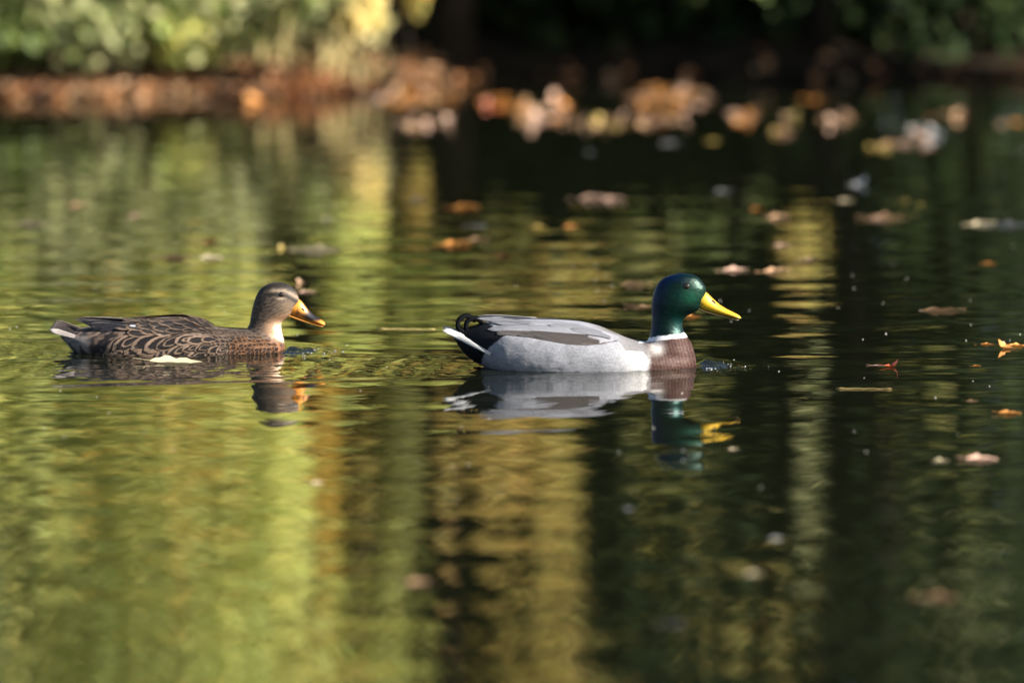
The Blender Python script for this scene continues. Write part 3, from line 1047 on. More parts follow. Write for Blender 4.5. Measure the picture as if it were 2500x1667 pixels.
def feather_material(name, dark, edge, edge_at=0.72, chevron=None, rough=0.6, sheen=0.0, spec=0.2, wob=0.28, chw=0.10):
    """feather vane: dark middle, pale margin, optional inner chevron, barbs and shaft"""
    m, nt, b, out = new_mat(name)
    uv = N(nt, 'ShaderNodeUVMap')
    sp = N(nt, 'ShaderNodeSeparateXYZ')
    nt.links.new(uv.outputs[0], sp.inputs[0])

    def math_(op, a, b_=None):
        n = N(nt, 'ShaderNodeMath', operation=op)
        for i, s in enumerate((a, b_)):
            if s is None: continue
            if isinstance(s, (int, float)): n.inputs[i].default_value = s
            else: nt.links.new(s, n.inputs[i])
        return n.outputs[0]
    oi = N(nt, 'ShaderNodeObjectInfo')
    no = N(nt, 'ShaderNodeTexNoise', noise_dimensions='3D')
    cmb = N(nt, 'ShaderNodeCombineXYZ')
    nt.links.new(sp.outputs[0], cmb.inputs[0]); nt.links.new(sp.outputs[1], cmb.inputs[1])
    nt.links.new(math_('MULTIPLY', oi.outputs['Random'], 40), cmb.inputs[2])
    nt.links.new(cmb.outputs[0], no.inputs['Vector'])
    no.inputs['Scale'].default_value = 5
    no.inputs['Detail'].default_value = 3
    v = math_('ABSOLUTE', math_('MULTIPLY', math_('SUBTRACT', sp.outputs[1], 0.5), 2))
    ut = math_('MAXIMUM', math_('DIVIDE', math_('SUBTRACT', sp.outputs[0], 0.4), 0.6), 0.0)
    d = math_('SQRT', math_('ADD', math_('MULTIPLY', v, v), math_('MULTIPLY', ut, ut)))
    d = math_('ADD', d, math_('MULTIPLY', math_('SUBTRACT', no.outputs['Fac'], 0.5), wob))
    d = math_('ADD', d, math_('MULTIPLY', math_('SUBTRACT', oi.outputs['Random'], 0.5), 0.16 if chevron else 0.05))
    em = N(nt, 'ShaderNodeMapRange', interpolation_type='SMOOTHSTEP')
    em.inputs['From Min'].default_value = edge_at - 0.07
    em.inputs['From Max'].default_value = edge_at + 0.07
    nt.links.new(d, em.inputs['Value'])
    fac = em.outputs['Result']
    if chevron:
        c0 = math_('ABSOLUTE', math_('SUBTRACT', d, chevron))
        cm = N(nt, 'ShaderNodeMapRange', interpolation_type='SMOOTHSTEP')
        cm.inputs['From Min'].default_value = 0.03
        cm.inputs['From Max'].default_value = chw
        cm.inputs['To Min'].default_value = 0.85
        cm.inputs['To Max'].default_value = 0
        nt.links.new(c0, cm.inputs['Value'])
        fac = math_('MAXIMUM', fac, cm.outputs['Result'])
    mx = N(nt, 'ShaderNodeMix', data_type='RGBA')
    mx.inputs['A'].default_value = (*dark, 1)
    mx.inputs['B'].default_value = (*edge, 1)
    nt.links.new(fac, mx.inputs['Factor'])
    # fine barbs run out from the shaft
    wv = N(nt, 'ShaderNodeTexWave')
    wv.inputs['Scale'].default_value = 14
    wv.inputs['Distortion'].default_value = 1.5
    cm2 = N(nt, 'ShaderNodeCombineXYZ')
    nt.links.new(math_('ADD', sp.outputs[0], math_('MULTIPLY', v, -0.25)), cm2.inputs[0])
    nt.links.new(cm2.outputs[0], wv.inputs['Vector'])
    mr = N(nt, 'ShaderNodeMapRange')
    mr.inputs['To Min'].default_value = 0.82
    mr.inputs['To Max'].default_value = 1.15
    nt.links.new(wv.outputs['Fac'], mr.inputs['Value'])
    ob = N(nt, 'ShaderNodeMapRange')
    ob.inputs['To Min'].default_value = 0.8
    ob.inputs['To Max'].default_value = 1.2
    nt.links.new(oi.outputs['Random'], ob.inputs['Value'])
    sc = N(nt, 'ShaderNodeVectorMath', operation='SCALE')
    nt.links.new(mx.outputs['Result'], sc.inputs[0])
    nt.links.new(math_('MULTIPLY', mr.outputs['Result'], ob.outputs['Result']), sc.inputs['Scale'])
    nt.links.new(sc.outputs[0], b.inputs['Base Color'])
    b.inputs['Roughness'].default_value = rough
    b.inputs['Specular IOR Level'].default_value = spec
    b.inputs['Sheen Weight'].default_value = sheen
    bp = N(nt, 'ShaderNodeBump')
    bp.inputs['Distance'].default_value = 0.0004
    nt.links.new(wv.outputs['Fac'], bp.inputs['Height'])
    nt.links.new(bp.outputs[0], b.inputs['Normal'])
    return m


def blade_feather(name, parent, mat, pts, widths, side, nrm, thick=0.0006):
    """free standing long feather along 3D points with a given plane normal"""
    V, UV, F = [], [], []
    pts = [Vector(p) for p in pts]
    nrm = Vector(nrm)
    m = len(pts)
    for i, p in enumerate(pts):
        d = (pts[min(i + 1, m - 1)] - pts[max(i - 1, 0)]).normalized()
        a = d.cross(nrm).normalized()
        up = a.cross(d)
        for v_ in (-1, -0.5, 0, 0.5, 1):
            V.append(p + a * widths[i] * v_ + up * (widths[i] * 0.25 * (1 - v_ * v_)))
            UV.append((i / (m - 1), v_ * 0.5 + 0.5))
    for i in range(m - 1):
        for k in range(4):
            a = i * 5 + k
            F.append((a, a + 1, a + 6, a + 5))
    o = mesh_obj(name, V, F, mat, parent, uvs=UV)
    md = o.modifiers.new('thickness', 'SOLIDIFY')
    md.thickness = thick
    return o


def make_drake():
    D = Duck(3920.0, 1160.0, 752.0)
    root = empty('mallard_drake', DRAKE)
    tag(root, 'grey drake with glossy green head, white collar and yellow bill swimming ahead', 'duck')
    st = [(165, 500, 545, .014), (230, 480, 640, .030), (300, 456, 700, .047), (380, 428, 745, .061), (480, 414, 800, .074), (600, 409, 850, .085),
          (750, 408, 900, .093), (900, 411, 930, .097), (1050, 421, 945, .098), (1200, 452, 945, .096), (1320, 500, 940, .092), (1430, 546, 930, .086),
          (1530, 568, 910, .079), (1640, 576, 890, .071), (1740, 592, 870, .061), (1820, 615, 840, .048), (1880, 645, 800, .033), (1914, 690, 760, .013)]
    nk = [(70, 1785, 1825, .003), (78, 1745, 1872, .010), (98, 1688, 1924, .0168), (140, 1640, 1962, .0215), (190, 1612, 1986, .0240), (240, 1598, 1982, .0250),
          (290, 1590, 1962, .0252), (330, 1590, 1940, .0242), (360, 1590, 1893, .0228), (392, 1592, 1836, .0215), (430, 1590, 1814, .0215), (480, 1586, 1820, .0235),
          (520, 1578, 1843, .0275), (560, 1562, 1868, .033), (600, 1530, 1889, .041), (650, 1480, 1905, .052), (700, 1430, 1914, .060), (770, 1400, 1912, .064)]
    me = D.body(st, nk)
    co, no, X, Y = D.coords(me)
    P = co
    # relief: flank pocket over the wing, wing over the rump
    FX = np.array([300, 550, 700, 850, 980, 1100, 1220, 1300, 1345, 1388, 1520, 1560]); FY = np.array([545, 532, 546, 572, 595, 603, 594, 578, 565, 640, 648, 700])
    Fl = np.interp(X, FX, FY)
    sideway = sstep(0.2, 0.6, np.abs(no[:, 1]))
    flank = sstep(-14, 10, Y - Fl) * (1 - sstep(1500, 1575, X)) * sstep(380, 560, X) * sideway
    co += no * (0.0055 * flank)[:, None]
    wingm = sstep(8, -16, Y - Fl) * sstep(420, 520, X) * (1 - sstep(1350, 1500, X))
    groove = np.exp(-((Y - Fl + 14) / 10) ** 2) * sstep(560, 650, X) * (1 - sstep(1340, 1400, X)) * sideway
    co -= no * (0.0022 * groove)[:, None]
    # soft unevenness of lying feathers
    ROT = np.array([[0.94, 0, -0.34], [0, 1, 0], [0.34, 0, 0.94]])
    co += no * (0.0013 * (vnoise((P @ ROT) * [0.35, 1, 1], 90, 11) - 0.5) * flank)[:, None]
    co += no * (0.0012 * (vnoise(P * [0.6, 1, 1], 70, 2) - 0.5) + 0.0005 * (vnoise(P * [0.5, 1, 1], 190, 5) - 0.5))[:, None] * (Y > 560)[:, None]
    me.vertices.foreach_set('co', co.astype(np.float32).ravel())
    n1, n2, n3 = vnoise(P, 45, 1), vnoise(P * [1, 1, 2.5], 300, 2), vnoise(P * [0.4, 1, 1], 700, 3)
    # flanks: pale grey
    C = np.tile(np.array([[0.185, 0.19, 0.212]]), (len(co), 1)) * (0.86 + 0.2 * n1 + 0.16 * (n3 - 0.5))[:, None]
    C = mixc(C, (0.37, 0.365, 0.36), sstep(1300, 1510, X + 60 * (n2 - 0.5)) * (Y > 560) * 0.8)  # sunlight on the front of the flank painted in as a paler tone
    # fine vermiculation lines
    verm = 0.5 + 0.5 * np.sin((X * 0.30 + Y * 0.16) + 7 * n1 + 4 * n2)
    C *= (0.90 + 0.16 * verm)[:, None]
    C *= (0.80 + 0.28 * vnoise((P @ ROT) * [0.35, 1, 1], 110, 12) + 0.16 * vnoise((P @ ROT) * [0.3, 1, 1], 260, 13))[:, None]
    # mantle and wing: light grey above, brown grey along the lower edge
    top = np.interp(X, [300, 900, 1050, 1200, 1320, 1430, 1530], [405, 410, 420, 452, 500, 546, 566])
    t = np.clip((Y - top) / np.maximum(Fl - top, 20), 0, 1.2)
    wing = sstep(6, -6, Y - Fl) * sstep(380, 430, X) * (1 - sstep(1480, 1570, X))
    wc = np.tile(np.array([[0.205, 0.21, 0.24]]), (len(co), 1)) * (0.85 + 0.3 * n1)[:, None]
    wc = mixc(wc, (0.06, 0.048, 0.045), sstep(0.42, 0.74, t + 0.12 * (n1 - 0.5)) * (1 - 0.75 * sstep(1090, 1250, X) * (t < 0.85)))
    wc = mixc(wc, (0.10, 0.092, 0.09), sstep(1080, 1300, X) * sstep(0.35, 0.05, t))
    wc = mixc(wc, (0.16, 0.157, 0.165), sstep(1330, 1420, X))
    C = mixc(C, wc, wing)
    # shoulder, pale shoulder spot
    sh = sstep(1330, 1400, X) * (1 - sstep(1540, 1600, X)) * sstep(10, -10, Y - Fl)
    C = mixc(C, (0.145, 0.14, 0.145), sh)
    # chestnut breast with fine pale lines
    bl = 1545 + 30 * np.sin(Y * 0.02) + 30 * (n1 - 0.5) + np.interp(Y, [560, 620, 700], [50, 20, 0])
    br = sstep(-34, 30, X - bl + 40 * (n2 - 0.5)) * (Y > 500)
    bc = np.tile(np.array([[0.026, 0.0108, 0.0085]]), (len(co), 1)) * (0.8 + 0.4 * n1)[:, None]
    lines = 0.5 + 0.5 * np.sin((X - 0.25 * (Y - 560)) * 0.25 + 3.5 * (n1 - 0.5) + 4 * (n2 - 0.5))
    bc = mixc(bc, (0.095, 0.053, 0.044), lines ** 2 * 0.55)
    bc = mixc(bc, (0.035, 0.016, 0.012), sstep(1600, 1570, X) * 0.6)
    C = mixc(C, bc, br)
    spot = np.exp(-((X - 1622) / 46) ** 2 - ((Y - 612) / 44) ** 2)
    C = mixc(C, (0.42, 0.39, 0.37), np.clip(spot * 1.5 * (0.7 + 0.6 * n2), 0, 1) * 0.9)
    # black rump and under tail
    xr = np.interp(Y, [380, 415, 470, 530, 570, 610, 660, 700, 760], [360, 385, 470, 548, 480, 425, 385, 368, 355]) + 12 * (n2 - 0.5)
    C = mixc(C, (0.0035, 0.004, 0.0055), sstep(7, -7, X - xr))
    # collar
    neckz = (X > 1500) & (Y < 640)
    yc = 552 - (X - 1580) * 0.13 + 8 * (n2 - 0.5)
    C = np.where(neckz[:, None], mixc(C, (0.55, 0.55, 0.56), sstep(20, 13, np.abs(Y - yc))), C)
    # head
    hd = neckz & (Y < yc - 14)
    hc = np.tile(np.array([[0.002, 0.030, 0.022]]), (len(co), 1))
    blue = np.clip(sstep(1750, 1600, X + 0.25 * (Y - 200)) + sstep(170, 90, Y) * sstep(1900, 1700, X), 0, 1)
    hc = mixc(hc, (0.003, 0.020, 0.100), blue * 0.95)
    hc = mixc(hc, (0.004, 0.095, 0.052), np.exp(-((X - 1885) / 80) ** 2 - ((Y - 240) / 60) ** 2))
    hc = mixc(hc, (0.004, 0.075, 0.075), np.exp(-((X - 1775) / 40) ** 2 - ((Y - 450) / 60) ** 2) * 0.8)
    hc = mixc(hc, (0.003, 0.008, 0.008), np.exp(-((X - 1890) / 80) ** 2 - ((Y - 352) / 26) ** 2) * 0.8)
    hc *= 0.37 * (0.40 + 0.5 * n1 + 0.6 * n3)[:, None]
    C = np.where(hd[:, None], hc, C)
    set_cols(me, np.clip(C, 0, 1))
    sheen = me.attributes.new('gloss', 'FLOAT', 'POINT')
    g = np.where(hd, 1.0, 0.0) + 0.4 * br * (~hd)
    sheen.data.foreach_set('value', g.astype(np.float32))
    mat = head_material()
    nt = mat.node_tree
    b = nt.nodes['Principled BSDF']
    at = N(nt, 'ShaderNodeAttribute', attribute_name='gloss')
    for inp, lo, hi in (('Roughness', 0.68, 0.36), ('Metallic', 0.0, 0.45), ('Specular IOR Level', 0.12, 0.25)):
        mr = N(nt, 'ShaderNodeMapRange')
        mr.inputs['To Min'].default_value = lo; mr.inputs['To Max'].default_value = hi
        nt.links.new(at.outputs['Fac'], mr.inputs['Value'])
        nt.links.new(mr.outputs['Result'], b.inputs[inp])
    me.materials.clear(); me.materials.append(mat)
    me.update()
    body = bpy.data.objects.new('body', me); COL.objects.link(body); body.parent = root
    bvh = BVHTree.FromObject(body, bpy.context.evaluated_depsgraph_get())
    # bill
    tops = [(1952, 185), (1990, 212), (2035, 258), (2080, 298), (2130, 330), (2180, 355), (2220, 376), (2242, 397)]
    bots = [(1925, 318), (1962, 338), (2010, 352), (2065, 368), (2120, 382), (2170, 394), (2212, 404), (2240, 404)]
    V, F, UV, BX, BY = bill_mesh(D, tops, bots, [.0100, .0112, .0106, .0098, .0100, .0108, .0096, .0035])
    U = np.array(UV)
    C = np.tile(np.array([[0.50, 0.30, 0.008]]), (len(V), 1))
    C = mixc(C, (0.56, 0.26, 0.010), sstep(0.35, 0.8, U[:, 0]) * 0.6)
    nb = vnoise(np.array(V), 220, 3)
    C = mixc(C, (0.30, 0.22, 0.02), sstep(0.6, 0.1, U[:, 1]) * 0.6)
    C = mixc(C, (0.33, 0.24, 0.03), sstep(0.45, 0.75, nb) * 0.6)
    C = mixc(C, (0.012, 0.012, 0.01), sstep(0.925, 0.95, U[:, 0]))
    C = mixc(C, (0.03, 0.03, 0.015), sstep(0.94, 0.99, U[:, 1]) * sstep(0.28, 0.10, U[:, 0]))
    bill = mesh_obj('bill', V, F, M_bill, root, cols=C)
    lt = [(a, b_ - 2) for a, b_ in bots]
    lb = [(a - 6, b_ + 15) for a, b_ in bots]
    V, F, UV, _, _ = bill_mesh(D, lt[:-1] + [(2228, 402)], lb[:-1] + [(2226, 408)], [.008, .0088, .0084, .0078, .0080, .0086, .0076, .0025], nose=0)
    C = np.tile(np.array([[0.035, 0.027, 0.010]]), (len(V), 1))
    mesh_obj('lower_bill', V, F, M_bill, bill, cols=C)
    bb = BVHTree.FromObject(bill, bpy.context.evaluated_depsgraph_get())
    for sd in (-1, 1):
        l, nr = D.hit(bb, 2037, 281, sd)
        if l:
            v, f = ball(1, 6, 0.0056, 0.0014, 0.0026)
            o = mesh_obj('nostril', v, f, M_nostril, bill)
            o.location = l; o.rotation_euler = (0, math.radians(40), 0)
        l, nr = D.hit(bvh, 1842, 167, sd)
        v, f = ball(0.0058, 10)
        o = mesh_obj('eye', v, f, M_eye, root)
        o.location = l - nr * 0.0018
    # scapular and wing feathers
    m_sc = feather_material('drake_scapular', (0.18, 0.184, 0.207), (0.21, 0.215, 0.24), 0.8)
    m_te = feather_material('drake_tertial', (0.066, 0.056, 0.054), (0.088, 0.079, 0.079), 0.8)
    for sd in (-1, 1):
        for (X_, Y_, L, W, a, m_, ba) in ((900, 545, .110, .0085, -9, m_te, .0002), (1080, 572, .120, .0085, -8, m_te, .0006), (1210, 572, .120, .0080, -6, m_te, .0010),
                                         (960, 515, .125, .0090, -7, m_te, .0014), (1130, 540, .120, .0090, -6, m_te, .0018), (880, 470, .120, .0110, -5, m_sc, .0016),
                                         (1010, 488, .130, .0110, -5, m_sc, .0022), (1160, 515, .120, .0105, -6, m_sc, .0026), (920, 440, .115, .0110, -2, m_sc, .0028),
                                         (1080, 458, .115, .0115, -3, m_sc, .0032), (1230, 510, .100, .0115, -7, m_sc, .0034), (1290, 545, .075, .0100, -4, m_sc, .0036)):
            D.feather(bvh, X_, Y_, L, W, a, sd, m_, root, 'wing_feather', lift=0.0009, base=0.0003 + 0.45 * ba, tipw=0.5, nu=14)
        # wing tips reaching over the rump
        m_pr = m_te if sd else m_te
        for k, (xa, ya, xb, yb, w) in enumerate(((760, 432, 335, 403, .0060), (740, 445, 395, 420, .0065), (740, 462, 450, 452, .0065), (740, 482, 515, 495, .0065))):
            pts, wd = [], []
            for j in range(9):
                t_ = j / 8
                x, z = D.xz(xa + (xb - xa) * t_, ya + (yb - ya) * t_)
                hx = np.interp(xa + (xb - xa) * t_, st_x(st), st_w(st))
                y = sd * (0.052 - 0.012 * k * -1 - 0.030 * t_ - 0.0 * hx)
                y = sd * max(0.006, (0.045 + 0.008 * k) * (1 - 0.55 * t_))
                pts.append((float(x), y, float(z) + 0.003))
                wd.append(w * (0.7 + 0.5 * t_ if t_ < 0.6 else (1 - ((t_ - 0.6) / 0.4) ** 2) ** 0.5 + 0.02))
            blade_feather('wing_tip_feather', root, (m_sc if k < 3 else m_te), pts, wd, sd, (0, sd * 0.75, 0.6))
    # tail: white outer feathers, grey inner
    m_tw = feather_material('drake_tail', (0.36, 0.355, 0.35), (0.56, 0.56, 0.56), 0.5)
    for sd in (-1, 1):
        for k, (ye, dz, ln) in enumerate(((0.050, 0, 1.0), (0.040, 7, 0.97), (0.028, 10, 0.95), (0.014, 12, 0.94))):
            pts, wd = [], []
            for j in range(10):
                t_ = j / 9
                X_ = 430 + (82 - 430) * t_ * ln
                Y_ = 604 - dz - (604 - 462) * (t_ * ln) ** 0.92
                x, z = D.xz(X_, Y_)
                y0 = np.interp(X_, [60, 165, 230, 300, 380, 480], [0.03, 0.026, .034, .049, .063, .074]) * (ye / 0.05)
                pts.append((float(x), sd * float(y0 + 0.0015), float(z) - 0.1 * float(y0)))
                wd.append(0.0047 * (0.55 + 0.65 * min(1, t_ * 1.6)) * ((1 - max(0, (t_ - 0.6) / 0.4) ** 2.2) ** 0.6 + 0.03))
            blade_feather('tail_feather', root, m_tw, pts, wd, sd, (0.1, sd * 1.0, 0.35 + 0.35 * k))
    # curled black feathers above the tail
    m_bk = feather_material('drake_curl', (0.0025, 0.003, 0.004), (0.003, 0.0035, 0.0045), 0.8, rough=0.7, spec=0.05)
    for sd in (-1, 1):
        for (cx, cyy, R, a0, a1, x_r, y_r) in ((258, 449, 64, 205, 20, 300, 530), (312, 462, 60, 200, 5, 335, 530)):
            pts, wd = [], []
            for j in range(18):
                t_ = j / 17
                if t_ < 0.25:
                    q = t_ / 0.25
                    ax, ay = cx + R * math.cos(math.radians(a0)), cyy - R * math.sin(math.radians(a0))
                    X_, Y_ = x_r + (ax - x_r) * q, y_r + (ay - y_r) * q ** 1.4
                else:
                    a = math.radians(a0 + (a1 - a0) * (t_ - 0.25) / 0.75)
                    X_, Y_ = cx + R * math.cos(a), cyy - R * math.sin(a)
                x, z = D.xz(X_, Y_)
                pts.append((float(x), sd * 0.010, float(z) + 0.001))
                wd.append(0.0095 * (1 - 0.35 * t_))
            # ribbon lies with its flat face along the curl; give it visible depth
            V, UV, F = [], [], []
            for i, p in enumerate(pts):
                p = Vector(p)
                d = (Vector(pts[min(i + 1, 17)]) - Vector(pts[max(i - 1, 0)])).normalized()
                nrm = Vector((-d.z, 0, d.x))
                h = wd[i] * 0.42 + 0.0006
                for (s1, s2) in ((-1, -1), (1, -1), (1, 1), (-1, 1)):
                    V.append(p + nrm * h * s1 + Vector((0, wd[i] * s2 * 0.8, 0)))
                    UV.append((i / 17, s2 * 0.5 + 0.5))
            F = ring_faces(V, len(pts), 4)
            mesh_obj('curled_tail_feather', V, F, m_bk, root, uvs=UV)
    return root


def st_x(st): return [s[0] for s in st]
def st_w(st): return [s[3] for s in st]


def make_hen():
    D = Duck(4098.0, 1100.0, 620.0)
    root = empty('mallard_hen', HEN)
    tag(root, 'mottled brown duck with orange and dark bill following the green headed drake', 'duck')
    st = [(200, 462, 492, .016), (260, 452, 570, .034), (330, 442, 640, .050), (430, 427, 690, .064), (560, 408, 740, .075), (700, 389, 780, .083),
          (850, 371, 800, .087), (1000, 359, 810, .089), (1120, 356, 810, .088), (1230, 370, 805, .086), (1340, 404, 800, .081), (1430, 438, 790, .076),
          (1540, 444, 780, .070), (1650, 450, 765, .063), (1760, 470, 745, .055), (1850, 500, 715, .044), (1910, 545, 680, .029), (1938, 590, 640, .012)]
    nk = [(84, 1862, 1898, .003), (94, 1812, 1952, .009), (115, 1774, 1990, .0150), (150, 1736, 2020, .0198), (190, 1713, 2040, .0222), (230, 1698, 2046, .0232),
          (270, 1686, 2030, .0234), (310, 1677, 2005, .0228), (345, 1672, 1975, .0217), (372, 1668, 1935, .0206), (402, 1662, 1908, .0206), (440, 1645, 1909, .0250),
          (480, 1600, 1915, .0335), (520, 1545, 1926, .043), (560, 1500, 1933, .050), (600, 1450, 1936, .056), (650, 1430, 1930, .058)]
    me = D.body(st, nk)
    co, no, X, Y = D.coords(me)
    P = co
    FX = np.array([250, 500, 620, 760, 870, 1000, 1120, 1250, 1350, 1450]); FY = np.array([500, 495, 475, 455, 470, 500, 500, 480, 455, 450])
    Fl = np.interp(X, FX, FY)
    sideway = sstep(0.2, 0.6, np.abs(no[:, 1]))
    flank = sstep(-14, 10, Y - Fl) * (1 - sstep(1350, 1500, X)) * sstep(480, 620, X) * sideway
    co += no * (0.004 * flank)[:, None]
    co += no * (0.0014 * (vnoise(P * [0.6, 1, 1], 80, 2) - 0.5))[:, None] * (X < 1850)[:, None]
    me.vertices.foreach_set('co', co.astype(np.float32).ravel())
    n1, n2, n3 = vnoise(P, 60, 1), vnoise(P, 260, 2), vnoise(P * [0.45, 1, 1], 520, 3)
    Cn = len(co)
    # body base: dark and buff feather scales
    Xd, Yd = X + 14 * (n1 - 0.5) + 8 * (n2 - 0.5), Y + 14 * (vnoise(P, 60, 9) - 0.5)

    def scales(w, h):
        cidx = np.floor(Xd / w)
        fx = Xd / w - cidx
        fy = (Yd / h + 0.5 * (cidx % 2)) % 1.0 - 0.5
        d = np.hypot((fx - 0.62) * 1.25, fy * 1.7)
        return sstep(0.34, 0.5, d)           # 1 = pale margin
    k = sstep(1250, 1420, X)
    # elongated mottling, finer towards the breast
    rot = P @ np.array([[0.9, 0, -0.43], [0, 1, 0], [0.43, 0, 0.9]])
    mott = vnoise(rot * [0.5, 1, 1], 110, 21) * 0.6 + vnoise(rot * [0.6, 1, 1], 230, 22) * 0.4
    mfin = vnoise(rot * [0.6, 1, 1], 130, 23) * 0.6 + vnoise(rot * [0.7, 1, 1], 260, 24) * 0.4
    pale = sstep(0.44, 0.58, mott) * (1 - k) + np.clip(0.65 * sstep(0.46, 0.60, mfin) + 0.45 * scales(40, 30), 0, 1) * k
    dark = np.tile(np.array([[0.014, 0.0105, 0.010]]), (Cn, 1))
    buff = np.tile(np.array([[0.120, 0.084, 0.062]]), (Cn, 1)) * (0.75 + 0.5 * n1)[:, None]
    # warm orange brown breast
    warm = sstep(1450, 1850, X) * sstep(490, 600, Y)
    buff = mixc(buff, (0.17, 0.066, 0.022), warm)
    buff = mixc(buff, (0.22, 0.155, 0.10), np.exp(-((X - 1420) / 100) ** 2 - ((Y - 540) / 55) ** 2) * 0.8)
    C = dark * (1 - pale[:, None]) + buff * pale[:, None]
    # rump / belly mottled whitish grey under tail
    ut = sstep(480, 380, X) * sstep(480, 530, Y)
    C = mixc(C, mixc(np.tile(np.array([[0.20, 0.18, 0.17]]), (Cn, 1)), (0.05, 0.04, 0.035), sstep(0.45, 0.6, vnoise(P * [0.5, 1, 1], 130, 6))), ut * 0.85)
    # head and neck: fine streaks
    ys = np.interp(X, [1480, 1650, 1760, 1850, 1960], [430, 440, 470, 520, 560])
    headm = sstep(18, -18, Y - ys) * (X > 1500)
    streak = 0.5 + 0.5 * np.sin((Y * 0.26 + X * 0.10) + 5.5 * (n1 - 0.5) + 6 * (n2 - 0.5))
    hc = np.tile(np.array([[0.105, 0.076, 0.054]]), (Cn, 1))
    hc = mixc(hc, (0.012, 0.009, 0.008), sstep(0.30, 0.62, streak * 0.7 + 0.45 * n3) * 0.8)
    fx_ = sstep(1800, 1960, X)
    # paler face and orange buff throat
    hc = mixc(hc, (0.25, 0.17, 0.11), np.exp(-((X - 1965) / 70) ** 2 - ((Y - 270) / 60) ** 2) * 0.45)
    thr = sstep(300, 400, Y + (X - 1900) * 0.35) * sstep(1740, 1860, X)
    hc = mixc(hc, (0.30, 0.165, 0.085), thr * 0.75)
    hc = mixc(hc, (0.52, 0.41, 0.30), sstep(1815, 1905, X + 50 * (n2 - 0.5)) * sstep(375, 430, Y + 30 * (n2 - 0.5)) * 0.95)
    # crown dark, pale brow, dark eye line
    crown = np.interp(X, [1690, 1760, 1850, 1950, 2040, 2070], [260, 150, 128, 130, 165, 215])
    hc = mixc(hc, (0.009, 0.007, 0.006), sstep(18, -8, Y - crown) * (0.75 + 0.25 * n3))
    brow = np.interp(X, [1760, 1850, 1940, 2040], [170, 150, 152, 205])
    hc = mixc(hc, (0.24, 0.18, 0.13), np.exp(-((Y - brow) / 13) ** 2) * sstep(1760, 1860, X) * 0.85)
    eyel = np.interp(X, [1740, 1800, 1915, 1975, 2040], [190, 178, 182, 205, 245])
    hc = mixc(hc, (0.010, 0.008, 0.007), np.exp(-((Y - eyel) / 17) ** 2) * sstep(1745, 1800, X) * 1.0)
    hc = mixc(hc, (0.40, 0.31, 0.22), np.exp(-((X - 1910) / 32) ** 2 - ((Y - 212) / 8) ** 2) * 0.8)
    C = mixc(C, hc, headm)
    C *= (0.70 + 0.3 * n3)[:, None]
    set_cols(me, np.clip(C, 0, 1))
    me.materials.clear(); me.materials.append(M_plumage)
    me.update()
    body = bpy.data.objects.new('body', me); COL.objects.link(body); body.parent = root
    bvh = BVHTree.FromObject(body, bpy.context.evaluated_depsgraph_get())
    # bill
    tops = [(2020, 200), (2060, 226), (2090, 262), (2125, 305), (2165, 340), (2205, 367), (2236, 388), (2252, 404)]
    bots = [(1965, 335), (1998, 346), (2040, 362), (2090, 380), (2140, 396), (2190, 410), (2230, 421), (2250, 420)]
    V, F, UV, BX, BY = bill_mesh(D, tops, bots, [.0092, .0102, .0098, .0090, .0094, .0102, .0090, .0035])
    U = np.array(UV)
    nb = vnoise(np.array(V), 180, 3)
    C = np.tile(np.array([[0.50, 0.19, 0.02]]), (len(V), 1))
    sad = sstep(0.16, 0.22, U[:, 0] + 0.10 * (nb - 0.5) - 0.14 * (U[:, 1] - 0.4)) * sstep(0.72, 0.60, U[:, 0] - 0.20 * (U[:, 1] - 0.6) + 0.1 * (nb - 0.5)) * sstep(0.16, 0.30, U[:, 1] + 0.1 * (nb - 0.5))
    C = mixc(C, (0.010, 0.009, 0.011), np.clip(sad * 1.3, 0, 1))
    ring = np.exp(-((BX - 2080) / 26) ** 2 - ((BY - 296) / 24) ** 2)
    C = mixc(C, (0.55, 0.22, 0.03), np.clip(ring * 1.4, 0, 1))
    C = mixc(C, (0.012, 0.010, 0.01), sstep(0.945, 0.965, U[:, 0]))
    C = mixc(C, (0.03, 0.022, 0.018), sstep(0.18, 0.05, U[:, 1]) * sstep(0.65, 0.45, U[:, 0]))
    bill = mesh_obj('bill', V, F, M_bill, root, cols=C)
    lt = [(a, b_ - 2) for a, b_ in bots]
    lb = [(a - 6, b_ + 13) for a, b_ in bots]
    V, F, UV, _, _ = bill_mesh(D, lt[:-1] + [(2236, 418)], lb[:-1] + [(2234, 424)], [.0075, .0082, .0078, .0072, .0074, .0080, .0070, .0025], nose=0)
    C = np.tile(np.array([[0.30, 0.13, 0.025]]), (len(V), 1))
    mesh_obj('lower_bill', V, F, M_bill, bill, cols=C)
    bb = BVHTree.FromObject(bill, bpy.context.evaluated_depsgraph_get())
    m_fl = feather_material('hen_flank', (0.009, 0.0075, 0.0075), (0.20, 0.138, 0.10), 0.82, chevron=0.42, wob=0.5, chw=0.13)
    m_f2 = feather_material('hen_flank_dark', (0.010, 0.008, 0.008), (0.21, 0.145, 0.105), 0.72, wob=0.6)
    m_sc = feather_material('hen_scapular', (0.011, 0.0085, 0.008), (0.165, 0.112, 0.08), 0.86, wob=0.3)
    m_ch = feather_material('hen_mantle', (0.011, 0.0085, 0.008), (0.15, 0.10, 0.07), 0.80, chevron=0.42, wob=0.45)
    m_wg = feather_material('hen_wing', (0.016, 0.0155, 0.019), (0.15, 0.13, 0.12), 0.95, rough=0.45)
    m_bf = feather_material('hen_shoulder', (0.012, 0.0095, 0.009), (0.13, 0.090, 0.064), 0.72, wob=0.45)
    m_bw = feather_material('hen_breast', (0.016, 0.010, 0.008), (0.165, 0.080, 0.038), 0.70, wob=0.5)
